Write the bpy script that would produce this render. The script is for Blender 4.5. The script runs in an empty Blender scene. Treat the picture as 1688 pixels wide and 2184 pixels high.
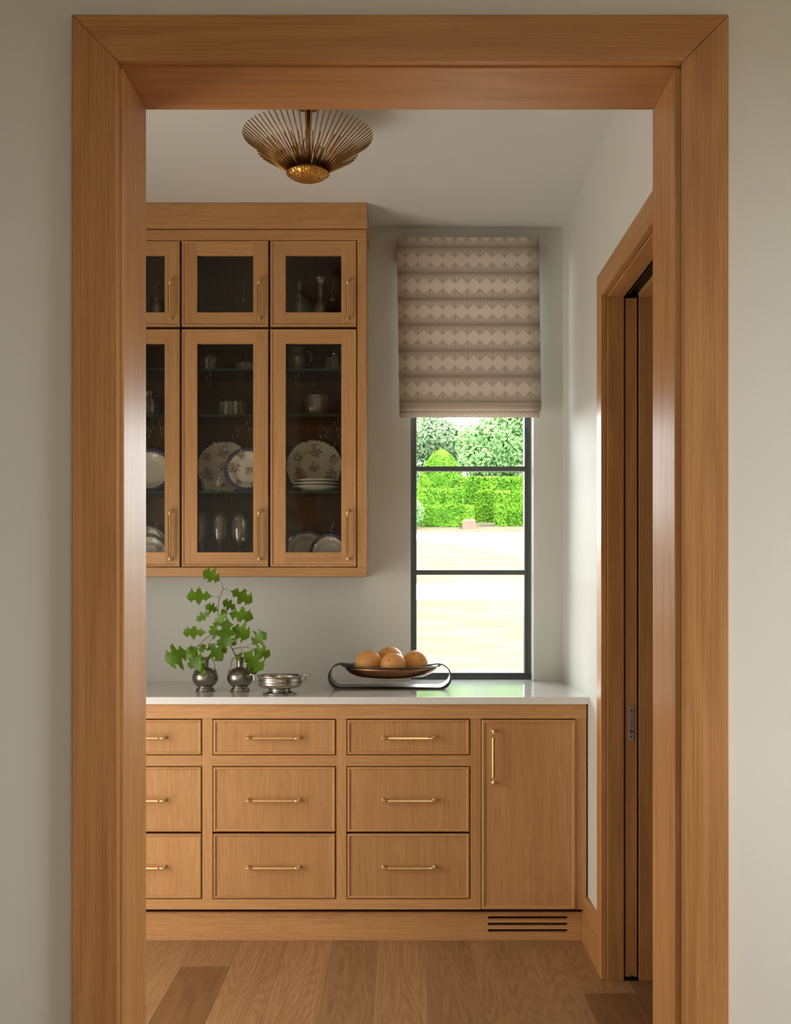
import bpy, bmesh, math, random
from mathutils import Vector, Matrix
random.seed(7)
S = bpy.context.scene
COL = S.collection
# ------------------------------------------------------------------ camera
F, U0, V0, HC = 2312.0, 856.0, 1245.0, 1.331      # focal length and vanishing point in px of the 1688x2184 frame, eye height in m
cam = bpy.data.cameras.new('camera'); cam_o = bpy.data.objects.new('camera', cam); COL.objects.link(cam_o)
cam.sensor_fit = 'VERTICAL'; cam.sensor_height = 36.0; cam.lens = F / 2184 * 36.0
cam.shift_x = -(U0 - 844) / 2184; cam.shift_y = (V0 - 1092) / 2184
cam.clip_start = 0.05; cam.clip_end = 500
cam_o.location = (0, 0, HC); cam_o.rotation_euler = (math.pi / 2, 0, 0)
S.camera = cam_o
# ------------------------------------------------------------------ light
S.view_settings.view_transform = 'Standard'; S.view_settings.look = 'None'
S.view_settings.exposure = 0.12; S.view_settings.gamma = 1.0; S.view_settings.use_curve_mapping = False
S.cycles.max_bounces = 7; S.cycles.diffuse_bounces = 4; S.cycles.glossy_bounces = 3; S.cycles.transparent_max_bounces = 16; S.cycles.use_adaptive_sampling = True; S.cycles.adaptive_threshold = .04; S.cycles.adaptive_min_samples = 20
S.cycles.sample_clamp_indirect = 6.0
W = bpy.data.worlds.new('sky'); S.world = W; W.use_nodes = True
W.node_tree.nodes['Background'].inputs[0].default_value = (0.92, 0.97, 1.0, 1)
W.node_tree.nodes['Background'].inputs[1].default_value = 16.0
def light(name, kind, loc, rot, energy, col=(1, 1, 1), size=None):
    l = bpy.data.lights.new(name, kind); o = bpy.data.objects.new(name, l); COL.objects.link(o)
    o.location = loc; o.rotation_euler = rot; l.energy = energy; l.color = col
    if size: l.shape = 'RECTANGLE'; l.size, l.size_y = size
    return o
sun = light('sun', 'SUN', (0, 0, 30), (0, 0, 0), 22.0, (1, .94, .80))
sun.data.angle = math.radians(1.0)
sun.rotation_euler = Vector((-.42, -.10, -.90)).to_track_quat('-Z', 'Y').to_euler()
# daylight in the wall openings, most of them unseen, and an added hall fill
light('daylight_pantry_opening', 'AREA', (-1.80, 2.92, .85), (0, -math.pi / 2, 0), 30, (1, .95, .88), (1.55, 1.2))
q_ = light('hall_window_portal', 'AREA', (2.44, .95, 1.6), (0, math.pi / 2, 0), 1, (1, 1, 1), (1.3, .94)); q_.data.cycles.is_portal = True
light('hall_fill', 'AREA', (.35, -.5, 2.84), (0, 0, 0), 23, (1, .95, .88), (.8, .8))  # added fill from above, behind the camera; no lamp fixture here
p = light('window_portal', 'AREA', (.304, 4.87, 1.86), (-math.pi / 2, 0, 0), 1, (1, 1, 1), (.56, 1.9)); p.data.cycles.is_portal = True

# ------------------------------------------------------------------ helpers: shapes
def px(u, d): return (u - U0) / F * d
def pz(v, d): return HC - (v - V0) / F * d
class Sh:
    """a shape: vertices, faces, a material slot per face, smooth flag per face"""
    def __init__(s): s.v, s.f, s.m, s.s = [], [], [], []
    def add(s, v, f, m=0, sm=False):
        o = len(s.v); s.v += [tuple(q) for q in v]
        for q in f: s.f.append([o + i for i in q]); s.m.append(m); s.s.append(sm)
        return s
    def box(s, x0, x1, y0, y1, z0, z1, m=0):
        v = [(x, y, z) for x in (x0, x1) for y in (y0, y1) for z in (z0, z1)]
        return s.add(v, [(0, 1, 3, 2), (4, 6, 7, 5), (0, 4, 5, 1), (2, 3, 7, 6), (0, 2, 6, 4), (1, 5, 7, 3)], m)
    def prism(s, poly, axis, a0, a1, m=0):
        """polygon of 2-tuples in the plane normal to axis, swept from a0 to a1"""
        def P(q, a): return {'x': (a, q[0], q[1]), 'y': (q[0], a, q[1]), 'z': (q[0], q[1], a)}[axis]
        n = len(poly); v = [P(q, a0) for q in poly] + [P(q, a1) for q in poly]
        return s.add(v, [list(range(n))[::-1], list(range(n, 2 * n))] + [(i, (i + 1) % n, n + (i + 1) % n, n + i) for i in range(n)], m)
    def lathe(s, prof, n=32, c=(0, 0, 0), sx=1, sy=1, m=0, sm=True, wob=None):
        v, f = [], []
        k = len(prof)
        for j in range(n):
            a = 2 * math.pi * j / n
            for i, (r, z) in enumerate(prof):
                rr = r * (wob(a, i) if wob else 1)
                v.append((c[0] + rr * math.cos(a) * sx, c[1] + rr * math.sin(a) * sy, c[2] + z))
        for j in range(n):
            j2 = (j + 1) % n
            for i in range(k - 1): f.append((j * k + i, j2 * k + i, j2 * k + i + 1, j * k + i + 1))
        s.add(v, f, m, sm)
        if prof[0][0] > 1e-6: s.add([v[j * k] for j in range(n)], [list(range(n))[::-1]], m)
        if prof[-1][0] > 1e-6: s.add([v[j * k + k - 1] for j in range(n)], [list(range(n))], m)
        return s
    def tube(s, pts, r, n=8, m=0, sm=True, flat=None):
        """swept ring through pts; r a number or one per point; flat=(w,t): a rectangular strip instead"""
        pts = [Vector(q) for q in pts]; k = len(pts)
        rs = r if isinstance(r, (list, tuple)) else [r] * k
        up = None; v = []
        for i, q in enumerate(pts):
            t = (pts[min(i + 1, k - 1)] - pts[max(i - 1, 0)]).normalized()
            if up is None: up = t.orthogonal().normalized()
            up = (up - t * up.dot(t)).normalized(); b = t.cross(up)
            for j in range(n):
                a = 2 * math.pi * (j + .5) / n
                v.append(q + (up * math.cos(a) + b * math.sin(a)) * rs[i])
        f = [(i * n + j, i * n + (j + 1) % n, (i + 1) * n + (j + 1) % n, (i + 1) * n + j) for i in range(k - 1) for j in range(n)]
        s.add(v, f, m, sm)
        s.add(v[:n], [list(range(n))[::-1]], m); s.add(v[-n:], [list(range(n))], m)
        return s
    def strip(s, pts, w, t, axis=(0, 1, 0), m=0, sm=True, ws=None):
        """a flat metal strip: centre line pts, width w along axis, thickness t"""
        ax = Vector(axis).normalized(); pts = [Vector(q) for q in pts]; k = len(pts); v = []
        for i, q in enumerate(pts):
            tg = (pts[min(i + 1, k - 1)] - pts[max(i - 1, 0)]).normalized(); nn = tg.cross(ax).normalized()
            ww = (ws[i] if ws else w) / 2
            for a, b in ((-ww, -t / 2), (ww, -t / 2), (ww, t / 2), (-ww, t / 2)): v.append(q + ax * a + nn * b)
        for j in range(4):
            s.add([v[i * 4 + jj] for i in range(k) for jj in (j, (j + 1) % 4)], [(2 * i, 2 * i + 1, 2 * i + 3, 2 * i + 2) for i in range(k - 1)], m, sm)
        s.add(v[:4], [(3, 2, 1, 0)], m); s.add(v[-4:], [(0, 1, 2, 3)], m)
        return s
    def bead(s, x0, x1, z0, z1, y, w=.010, h=.004, mh=0, mv=1):
        """mitred half-round moulding round a rectangle facing -Y, standing h proud of plane y"""
        prof = [(0, .012), (0, -h * .45), (.18 * w, -h * .85), (.5 * w, -h), (.8 * w, -h * .8), (w * .97, -h * .1), (w, .002)]
        c = [(x0, z0, 1, 1), (x1, z0, -1, 1), (x1, z1, -1, -1), (x0, z1, 1, -1)]
        for k in range(4):
            a, b = c[k], c[(k + 1) % 4]
            va = [(a[0] + a[2] * q, y + e, a[1] + a[3] * q) for q, e in prof]; vb = [(b[0] + b[2] * q, y + e, b[1] + b[3] * q) for q, e in prof]
            n = len(prof)
            s.add(va + vb, [(i, n + i, n + i + 1, i + 1) for i in range(n - 1)], mh if k % 2 == 0 else mv, False)
        return s
def arc(cx, cz, r, a0, a1, n, y): return [(cx + r * math.cos(math.radians(a0 + (a1 - a0) * i / n)), y, cz + r * math.sin(math.radians(a0 + (a1 - a0) * i / n))) for i in range(n + 1)]
WL = {}                                             # world location of every object made
def put(o, loc, parent):
    pl = WL.get(parent.name, Vector((0, 0, 0))) if parent else Vector((0, 0, 0))
    COL.objects.link(o); o.location = Vector(loc) - pl; WL[o.name] = Vector(loc)
    if parent: o.parent = parent
    return o
def mesh(name, sh, mats, bevel=0, seg=2, uv=None):
    me = bpy.data.meshes.new(name); bm = bmesh.new()
    vs = [bm.verts.new(q) for q in sh.v]
    for q, mi, sm in zip(sh.f, sh.m, sh.s):
        try: fc = bm.faces.new([vs[i] for i in q])
        except ValueError: continue
        fc.material_index = mi; fc.smooth = sm
    bmesh.ops.remove_doubles(bm, verts=bm.verts, dist=1e-6)
    bmesh.ops.recalc_face_normals(bm, faces=bm.faces)
    if bevel: bmesh.ops.bevel(bm, geom=[e for e in bm.edges], offset=bevel, segments=seg, affect='EDGES', profile=.6, clamp_overlap=True)
    bm.to_mesh(me); bm.free()
    for m in (mats if isinstance(mats, (list, tuple)) else [mats]): me.materials.append(m)
    return me
def obj(name, sh, mats, parent=None, bevel=0, seg=2, origin=None):
    """one mesh object from a shape given in world coordinates; its origin is the middle of its underside"""
    lo = [min(q[i] for q in sh.v) for i in range(3)]; hi = [max(q[i] for q in sh.v) for i in range(3)]
    c = Vector(origin) if origin is not None else Vector(((lo[0] + hi[0]) / 2, (lo[1] + hi[1]) / 2, lo[2]))
    sh.v = [tuple(Vector(q) - c) for q in sh.v]
    return put(bpy.data.objects.new(name, mesh(name, sh, mats, bevel, seg)), c, parent)
def inst(name, me, loc, parent=None, rot=(0, 0, 0), scale=(1, 1, 1)):
    o = bpy.data.objects.new(name, me); o.rotation_euler = rot; o.scale = scale
    return put(o, loc, parent)
def empty(name, loc): return put(bpy.data.objects.new(name, None), loc, None)
def tag(o, label, cat, group=None):
    o['label'] = label; o['category'] = cat
    if group: o['group'] = group
    return o
def struct(o, label=None, cat=None):
    o['kind'] = 'structure'
    if label: o['label'] = label
    if cat: o['category'] = cat
    return o
# ------------------------------------------------------------------ helpers: materials
class N:
    def __init__(s, name):
        s.mat = bpy.data.materials.new(name); s.mat.use_nodes = True; s.t = s.mat.node_tree
        s.b = s.t.nodes['Principled BSDF']; s.out = s.t.nodes['Material Output']
    def node(s, kind, **kw):
        n = s.t.nodes.new(kind)
        for k, v in kw.items(): setattr(n, k, v)
        return n
    def set(s, sock, v):
        if isinstance(v, bpy.types.NodeSocket): s.t.links.new(v, sock)
        else: sock.default_value = v
    def m(s, op, *a, clamp=False):
        n = s.node('ShaderNodeMath', operation=op, use_clamp=clamp)
        for i, v in enumerate(a): s.set(n.inputs[i], v)
        return n.outputs[0]
    def vm(s, op, *a, out=0):
        n = s.node('ShaderNodeVectorMath', operation=op)
        for i, v in enumerate(a): s.set(n.inputs[i], v)
        return n.outputs[out]
    def mix(s, f, a, b, mode='MIX'):
        n = s.node('ShaderNodeMix', data_type='RGBA', blend_type=mode)
        s.set(n.inputs[0], f)
        for i, v in ((6, a), (7, b)): s.set(n.inputs[i], v if isinstance(v, bpy.types.NodeSocket) else (*v, 1) if len(v) == 3 else v)
        return n.outputs[2]
    def ramp(s, f, stops):
        n = s.node('ShaderNodeValToRGB'); e = n.color_ramp.elements
        while len(e) < len(stops): e.new(.5)
        for q, (p_, c) in zip(e, stops): q.position = p_; q.color = (*c, 1) if len(c) == 3 else c
        s.set(n.inputs[0], f); return n.outputs[0]
    def smooth(s, f, a, b):
        n = s.node('ShaderNodeMapRange', interpolation_type='SMOOTHSTEP'); s.set(n.inputs[0], f)
        n.inputs[1].default_value = a; n.inputs[2].default_value = b; return n.outputs[0]
    def noise(s, vec, scale=1, detail=2, rough=.5, dist=0, out=0):
        n = s.node('ShaderNodeTexNoise'); s.set(n.inputs['Vector'], vec)
        n.inputs['Scale'].default_value = scale; n.inputs['Detail'].default_value = detail
        n.inputs['Roughness'].default_value = rough; n.inputs['Distortion'].default_value = dist
        return n.outputs[out]
    def vor(s, vec, scale, out='Distance', **kw):
        n = s.node('ShaderNodeTexVoronoi', **kw); s.set(n.inputs['Vector'], vec); n.inputs['Scale'].default_value = scale
        return n.outputs[out]
    def coord(s, out='Object'): return s.node('ShaderNodeTexCoord').outputs[out]
    def rand(s): return s.node('ShaderNodeObjectInfo').outputs['Random']
    def sep(s, v):
        n = s.node('ShaderNodeSeparateXYZ'); s.set(n.inputs[0], v); return n.outputs
    def comb(s, x, y, z):
        n = s.node('ShaderNodeCombineXYZ')
        for i, v in enumerate((x, y, z)): s.set(n.inputs[i], v)
        return n.outputs[0]
    def bump(s, h, strength=.2, dist=.001):
        n = s.node('ShaderNodeBump'); n.inputs['Strength'].default_value = strength; n.inputs['Distance'].default_value = dist
        s.set(n.inputs['Height'], h); s.set(s.b.inputs['Normal'], n.outputs[0])
    def p(s, **kw):
        for k, v in kw.items():
            k = k.replace('_', ' '); v = (*v, 1) if isinstance(v, tuple) and len(v) == 3 and s.b.inputs[k].type == 'RGBA' else v
            s.set(s.b.inputs[k], v)
        return s
def plain(name, col, rough=.5, metal=0, **kw): return N(name).p(Base_Color=col, Roughness=rough, Metallic=metal, **kw).mat
def wood(name, axis, dark, light_, rough=.42, ring=26, ringamt=.22, fine=400, var=.09, pore=.40):
    n = N(name); r = n.rand()
    v = n.vm('ADD', n.coord(), n.comb(n.m('MULTIPLY', r, 17.3), n.m('MULTIPLY', r, 31.1), n.m('MULTIPLY', r, 23.7)))
    def sc(ac, al): return n.vm('MULTIPLY', v, tuple(al if axis == q else ac for q in 'xyz'))
    big = n.noise(sc(6, .55), 1, 2, .45)
    rg = n.m('ADD', n.m('MULTIPLY', n.m('SINE', n.m('MULTIPLY', big, ring * 6.28)), .5), .5)
    fib = n.noise(sc(fine, 3), 1, 2, .6)
    tone = n.noise(sc(22, 1.1), 1, 2)
    por = n.smooth(n.noise(sc(fine * 1.5, 22), 1, 1), .60, .72)
    f = n.m('ADD', n.m('MULTIPLY', n.m('SUBTRACT', fib, .5), 1.9), n.m('MULTIPLY', n.m('SUBTRACT', tone, .5), .8))
    f = n.m('ADD', f, n.m('MULTIPLY', n.m('SUBTRACT', rg, .5), ringamt))
    f = n.m('ADD', f, .5, clamp=True)
    c = n.mix(f, dark, light_)
    c = n.mix(n.m('MULTIPLY', por, pore), c, tuple(q * .55 for q in dark))
    k = n.m('ADD', 1 - var, n.m('MULTIPLY', n.m('FRACT', n.m('MULTIPLY', r, 7.77)), 2 * var))
    c = n.mix(1.0, c, n.comb(k, k, k), 'MULTIPLY')
    n.p(Base_Color=c, Roughness=rough, Specular_IOR_Level=.35)
    return n.mat
OAKL, OAKD = (.62, .345, .145), (.47, .235, .088)
OAK = {a: wood('oak_grain_' + a, a, OAKD, OAKL) for a in 'xyz'}
CASE = {a: wood('casing_oak_grain_' + a, a, (.37, .168, .053), (.53, .270, .098), rough=.38, ring=11, ringamt=.35, fine=420, var=.05, pore=.3) for a in 'xyz'}
FLOOR = wood('floor_oak', 'y', (.33, .178, .078), (.50, .295, .145), rough=.36, ring=30, ringamt=.42, fine=300, var=.17)
FLOORD = wood('floor_oak_brown', 'y', (.19, .092, .036), (.30, .155, .066), rough=.38, ring=12, ringamt=.4, fine=260, var=.06)
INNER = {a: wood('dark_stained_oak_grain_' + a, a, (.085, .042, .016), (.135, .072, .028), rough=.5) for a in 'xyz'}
def paint(name, col):
    n = N(name); c = n.coord()
    n.p(Base_Color=n.mix(n.noise(c, 1.3, 2), tuple(q * .97 for q in col), col), Roughness=.6, Specular_IOR_Level=.25)
    return n.mat
WALL = paint('wall_paint', (.70, .695, .635)); CEIL = paint('ceiling_paint', (.70, .70, .665))
BRASS = plain('brushed_brass', (.82, .60, .31), .30, 1)
BLACKMETAL = plain('dark_grey_window_metal', (.095, .112, .108), .38)
TRACK = plain('black_track', (.012, .012, .012), .5)
STEEL = plain('satin_nickel', (.45, .44, .42), .33, 1)
def pewter(name, a, b, rough=.3):
    n = N(name); c = n.coord()
    t = n.noise(c, 28, 4, .6)
    n.p(Base_Color=n.mix(t, a, b), Metallic=1.0, Roughness=n.m('ADD', rough - .06, n.m('MULTIPLY', t, .14)))
    n.bump(n.noise(c, 120, 3), .08, .0006); return n.mat
PEWTER = pewter('aged_pewter', (.20, .185, .16), (.42, .40, .36), .3)
SILVER = pewter('tarnished_silver', (.34, .325, .295), (.60, .58, .54), .24)
GUN = pewter('dark_steel_strip', (.11, .11, .105), (.19, .19, .18), .34)
def marble():
    n = N('white_quartz'); c = n.coord()
    n.p(Base_Color=n.mix(n.noise(c, 5, 5, .6, 1.2), (.75, .745, .715), (.82, .815, .79)), Roughness=.10, Specular_IOR_Level=.5)
    return n.mat
QUARTZ = marble()
def thin_glass(name, tint=(1, 1, 1), rough=.0, spec=1.0, seeds=False, haze=0.0, edge=0.0):
    n = N(name); t = n.t
    t.nodes.remove(n.b)
    tr = n.node('ShaderNodeBsdfTransparent'); tr.inputs[0].default_value = (*tint, 1)
    gl = n.node('ShaderNodeBsdfGlossy'); gl.inputs['Roughness'].default_value = rough
    fr = n.node('ShaderNodeFresnel'); fr.inputs[0].default_value = 1.5
    f = n.m('MULTIPLY', fr.outputs[0], spec, clamp=True)
    if edge:
        lw = n.node('ShaderNodeLayerWeight'); lw.inputs[0].default_value = .35
        f = n.m('ADD', f, n.m('MULTIPLY', lw.outputs['Facing'], edge), clamp=True)
    if seeds:
        c = n.coord(); sv = n.vm('MULTIPLY', c, (1, 1, .22))
        d = n.vor(sv, 130); b = n.m('SUBTRACT', 1.0, n.smooth(d, .12, .28))
        b = n.m('MULTIPLY', b, n.smooth(n.noise(sv, 24, 2), .52, .66))
        wav = n.noise(c, 9, 2)
        bp = n.node('ShaderNodeBump'); bp.inputs['Strength'].default_value = .35; bp.inputs['Distance'].default_value = .002
        t.links.new(n.m('ADD', n.m('MULTIPLY', wav, 1.2), b), bp.inputs['Height'])
        t.links.new(bp.outputs[0], gl.inputs['Normal']); t.links.new(bp.outputs[0], fr.inputs['Normal'])
        f = n.m('ADD', f, n.m('MULTIPLY', b, .22), clamp=True)
    mx = n.node('ShaderNodeMixShader'); t.links.new(f, mx.inputs[0]); t.links.new(tr.outputs[0], mx.inputs[1]); t.links.new(gl.outputs[0], mx.inputs[2])
    last = mx
    if haze:
        df = n.node('ShaderNodeBsdfDiffuse'); df.inputs[0].default_value = (.8, .8, .76, 1)
        m2 = n.node('ShaderNodeMixShader'); m2.inputs[0].default_value = haze
        t.links.new(mx.outputs[0], m2.inputs[1]); t.links.new(df.outputs[0], m2.inputs[2]); last = m2
    t.links.new(last.outputs[0], n.out.inputs[0]); return n.mat
PANE = thin_glass('clear_window_glass', (.97, .985, .975))
SEEDED = thin_glass('seeded_cabinet_glass', (.94, .925, .88), .02, .55, seeds=True)
CRYSTAL = thin_glass('cut_crystal', (.90, .90, .87), .05, 2.2, haze=.11, edge=.4)
STEMGLASS = thin_glass('stemware_glass', (.95, .95, .93), .02, 2.2, haze=.04, edge=.45)
SHELFG = thin_glass('glass_shelf', (.78, .86, .80), .0, .9, edge=.0)
SHELFE = plain('green_glass_edge', (.012, .035, .028), .2)
# ------------------------------------------------------------------ the shell
XL, XR, YB, ZC = -1.75, .691, 4.63, 2.849          # pantry: left wall, right wall, back wall, ceiling
YN0, YN1 = 2.012, 2.188                             # the wall with the cased opening
WX0, WX1 = .041, .566                               # window opening
sub = struct(obj('floor', Sh().box(-2.5, 2.7, -2.8, 4.95, -.14, -.02), FLOORD), 'oak plank floor running to the cabinets', 'floor')
P_W = .17; x = -.595 - 11 * P_W; xi = -11
plank_cache = {}
def plank(x0, y0, y1, mt):
    L = round(y1 - y0, 3)
    if (L, mt.name) not in plank_cache:
        plank_cache[L, mt.name] = mesh('floor_plank', Sh().box(-P_W / 2 + .0002, P_W / 2 - .0002, -L / 2 + .0002, L / 2 - .0002, -.018, 0), mt, .0005, 1)
    inst('floor_plank', plank_cache[L, mt.name], (x0 + P_W / 2, (y0 + y1) / 2, -.0005), sub)
while x < 2.6:
    cuts = [-2.7]
    if xi == -1: cuts += [-.9, .9, 2.3, 3.77]
    elif xi == 6: cuts += [-.6, 1.2, 3.39, 3.955]
    elif xi in (0, 1, 2, 3, 4, 5): cuts += [-1.2 + (xi * 37 % 11) * .12, .8 + (xi * 53 % 7) * .15, 2.2 + (xi * 29 % 9) * .09]
    else: cuts += [-1.1 + random.random(), .6 + random.random(), 2.2 + random.random() * .6, 3.4 + random.random() * .6]
    cuts += [4.62]
    for a, b in zip(cuts, cuts[1:]):
        plank(x, a, b, FLOORD if (xi == -1 and abs(b - 3.77) < .01) or (xi == 8) or random.random() < .02 else FLOOR)
    x += P_W; xi += 1
struct(obj('ceiling', Sh().box(-2.5, 2.7, -2.8, 4.95, ZC, ZC + .1), CEIL), 'pale painted flat ceiling', 'ceiling')
# back wall with the window opening
s = Sh().box(-2.5, WX0, YB, YB + .2, -.02, ZC).box(WX1, 2.7, YB, YB + .2, -.02, ZC).box(WX0, WX1, YB, YB + .2, 2.76, ZC).box(WX0, WX1, YB, YB + .2, -.02, .912)
struct(obj('wall_back', s, WALL), 'pale painted back wall around the window', 'wall')
# right wall (pocket-door wall), hollow for the door pocket
DY0, DY1, DZ = 2.60, 3.650, 2.300
s = Sh().box(XR, XR + .155, DY0, YB, DZ + .03, ZC).box(XR, XR + .155, YN1, DY0, -.02, ZC)
s.box(XR, XR + .045, DY1, YB, -.02, DZ + .03).box(XR + .110, XR + .155, DY1, YB, -.02, DZ + .03)
struct(obj('wall_right', s, WALL), 'pale painted side wall beside the pocket door', 'wall')
# left wall with a wide opening
s = Sh().box(XL - .15, XL, YN1, 2.3, -.02, ZC).box(XL - .15, XL, 3.54, YB, -.02, ZC).box(XL - .15, XL, 2.3, 3.54, 2.1, ZC)
struct(obj('wall_left', s, WALL), 'pale painted wall at the far end of the counter', 'wall')
# wall with the cased opening
JL, JR, JZ = -.515, .508, 2.288                     # faces of the jambs, underside of the head jamb
s = Sh().box(-2.5, JL - .02, YN0, YN1, -.02, ZC).box(JR + .02, 2.7, YN0, YN1, -.02, ZC).box(JL - .02, JR + .02, YN0, YN1, JZ + .02, ZC)
struct(obj('wall_front', s, WALL), 'pale painted wall framing the cased opening', 'wall')
# hall behind the camera and the rooms to both sides
s = Sh().box(2.3, 2.45, -2.8, .5, -.02, ZC).box(2.3, 2.45, 1.4, YN0, -.02, ZC).box(2.3, 2.45, .5, 1.4, 2.25, ZC).box(2.3, 2.45, .5, 1.4, -.02, .97)
struct(obj('wall_hall_right', s, WALL))
struct(obj('wall_hall_left', Sh().box(-2.45, -2.3, -2.8, YN0, -.02, ZC), WALL))
s = Sh().box(-2.5, 2.5, -2.8, -2.65, -.02, ZC)
struct(obj('wall_hall_rear', s, WALL))
struct(obj('wall_side_room', Sh().box(2.3, 2.45, YN1, YB, -.02, ZC), WALL))
struct(obj('wall_far_left', Sh().box(-2.45, -2.3, YN1, YB, -.02, ZC), WALL))
# ------------------------------------------------------------------ cased opening
def mitre(sh, pts, axis, a0, a1, m=0): return sh.prism(pts, axis, a0, a1, m)
YC = 1.990                                           # face of the casing
co = .0835                                           # casing width
t1 = struct(empty('trim_1', (0, YN0, 0)), 'wide flat oak casing and jambs lining the cased opening', 'door casing')
il, ir, iz = px(250, YC), px(1459, YC), pz(129, YC)
ol, orr, oz = px(152.5, YC), px(1556, YC), pz(30, YC)
obj('casing', Sh().prism([(ol, 0), (il, 0), (il, iz), (ol, oz)], 'y', YC, YN0), CASE['z'], t1, .0025)
obj('casing', Sh().prism([(ir, 0), (orr, 0), (orr, oz), (ir, iz)], 'y', YC, YN0), CASE['z'], t1, .0025)
obj('head_casing', Sh().prism([(il, iz), (ir, iz), (orr, oz), (ol, oz)], 'y', YC, YN0), CASE['x'], t1, .0025)
obj('jamb', Sh().box(JL - .02, JL, YN0 - .001, YN1 + .002, 0, JZ), CASE['z'], t1, .003)
obj('jamb', Sh().box(JR, JR + .02, YN0 - .001, YN1 + .002, 0, JZ), CASE['z'], t1, .003)
obj('head_jamb', Sh().box(JL - .02, JR + .02, YN0 - .001, YN1 + .002, JZ, JZ + .02), CASE['x'], t1, .003)
for a, b in ((JL - .10, JL - .008), (JR + .008, JR + .10)):
    obj('casing', Sh().box(a, b, YN1, YN1 + .02, 0, JZ + .09), CASE['z'], t1, .002)
obj('head_casing', Sh().box(JL - .008, JR + .008, YN1, YN1 + .02, JZ + .008, JZ + .09), CASE['x'], t1, .002)
# ------------------------------------------------------------------ pocket door and its casing
t2 = struct(empty('trim_2', (XR, DY1, 0)), 'oak casing and split jambs around the pocket door', 'door casing')
XC = XR - .018
pocket_y = 3.633
y_in, y_out, z_in, z_out = 3.645, 3.645 + .084, 2.300, 2.300 + .084
obj('casing', Sh().prism([(y_in, 0), (y_out, 0), (y_out, z_out), (y_in, z_in)], 'x', XC, XR), CASE['z'], t2, .002)
obj('casing', Sh().prism([(2.61 - .084, 0), (2.61, 0), (2.61, z_in), (2.61 - .084, z_out)], 'x', XC, XR), CASE['z'], t2, .002)
obj('head_casing', Sh().prism([(2.61, z_in), (y_in, z_in), (y_out, z_out), (2.61 - .084, z_out)], 'x', XC, XR), CASE['y'], t2, .002)
xa, xb, xc, xd, xe, xf = XR + .002, px(1331.6, 3.633), px(1334.8, 3.633), px(1360, 3.633), px(1363.8, 3.633), XR + .157
obj('jamb', Sh().box(xa, xb, pocket_y, pocket_y + .017, 0, 2.292), CASE['z'], t2, .0015)
obj('jamb', Sh().box(xe, xf, pocket_y, pocket_y + .017, 0, 2.292), CASE['z'], t2, .0015)
obj('jamb', Sh().box(xa, xf, 2.6, 2.618, 0, 2.292), CASE['z'], t2, .0015)
obj('head_jamb', Sh().box(xa, xb, 2.6, pocket_y + .017, 2.292, 2.31), CASE['y'], t2, .0015)
obj('head_jamb', Sh().box(xe, xf, 2.6, pocket_y + .017, 2.292, 2.31), CASE['y'], t2, .0015)
obj('track', Sh().box(xb, xe, 2.6, 4.5, 2.312, 2.328), TRACK, t2)
obj('track_rail', Sh().box(xb + .008, xb + .014, 2.62, 4.5, 2.296, 2.312), plain('grey_rail', (.10, .10, .11), .4, 1), t2)
dr = struct(empty('door_1', ((xc + xd) / 2, 4.1, 0)), 'oak pocket door slid into the wall with only its edge showing', 'door')
obj('door_slab', Sh().box(xc, xd, pocket_y + .004, 4.52, .012, 2.290), CASE['z'], dr, .0012)
xm = (xc + xd) / 2
yk = pocket_y + .004
lz0, lz1 = pz(1581, yk), pz(1505, yk)
lp = obj('lock_plate', Sh().box(xm - .0085, xm + .0085, yk - .0016, yk, lz0, lz1), plain('grey_satin_plate', (.33, .315, .30), .45, .25), dr, .0006)
lp['label'] = 'grey metal lock plate in the door edge'
def zz(v): return pz(v, yk)
obj('pull', Sh().box(xm - .0042, xm + .0042, yk - .0022, yk - .001, zz(1553), zz(1523)), STEEL, lp, .0008)
for v, r_, mt in ((1515, .0028, TRACK), (1559.5, .0050, TRACK), (1571, .0028, TRACK)):
    sh = Sh().lathe([(r_, -.0008), (r_, .0004)], 16); sh.v = [(q[0] + xm, yk - .002 + q[2], q[1] + zz(v)) for q in sh.v]
    obj('screw', sh, mt, lp)
sh = Sh().lathe([(.0022, -.0008), (.0022, .0006)], 12); sh.v = [(q[0] + xm, yk - .0034 + q[2], q[1] + zz(1559.5)) for q in sh.v]
obj('latch', sh, STEEL, lp)
obj('floor_guide', Sh().box(xm - .003, xm + .003, yk - .004, yk - .0005, 0, .018).box(xb, xe, yk - .004, yk + .01, 0, .004), TRACK, dr)
# ------------------------------------------------------------------ baseboard
s = Sh().prism([(XR, 0), (XR, .176), (XR - .012, .176), (XR - .018, .160), (XR - .018, 0)], 'y', y_out, 4.046)
struct(obj('baseboard_right', s, CASE['y']), 'oak baseboard between the cabinet and the pocket door casing', 'baseboard')
# ------------------------------------------------------------------ window
w1 = struct(empty('window_1', ((WX0 + WX1) / 2, 4.75, .915)), 'tall dark metal window with horizontal bars above the counter', 'window')
YW0, YW1 = 4.728, 4.79
WZ0, WZ1 = .9155, 2.755
fw = .026
def ring(x0, x1, z0, z1, w, y0, y1):
    return Sh().prism([(x0, z0), (x1, z0), (x1 - w, z0 + w), (x0 + w, z0 + w)], 'y', y0, y1).prism([(x1, z0), (x1, z1), (x1 - w, z1 - w), (x1 - w, z0 + w)], 'y', y0, y1) \
        .prism([(x1, z1), (x0, z1), (x0 + w, z1 - w), (x1 - w, z1 - w)], 'y', y0, y1).prism([(x0, z1), (x0, z0), (x0 + w, z0 + w), (x0 + w, z1 - w)], 'y', y0, y1)
obj('outer_frame', ring(WX0 - .001, WX1 + .001, WZ0, WZ1, .014, YW0, YW1 + .02), BLACKMETAL, w1, .001)
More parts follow.
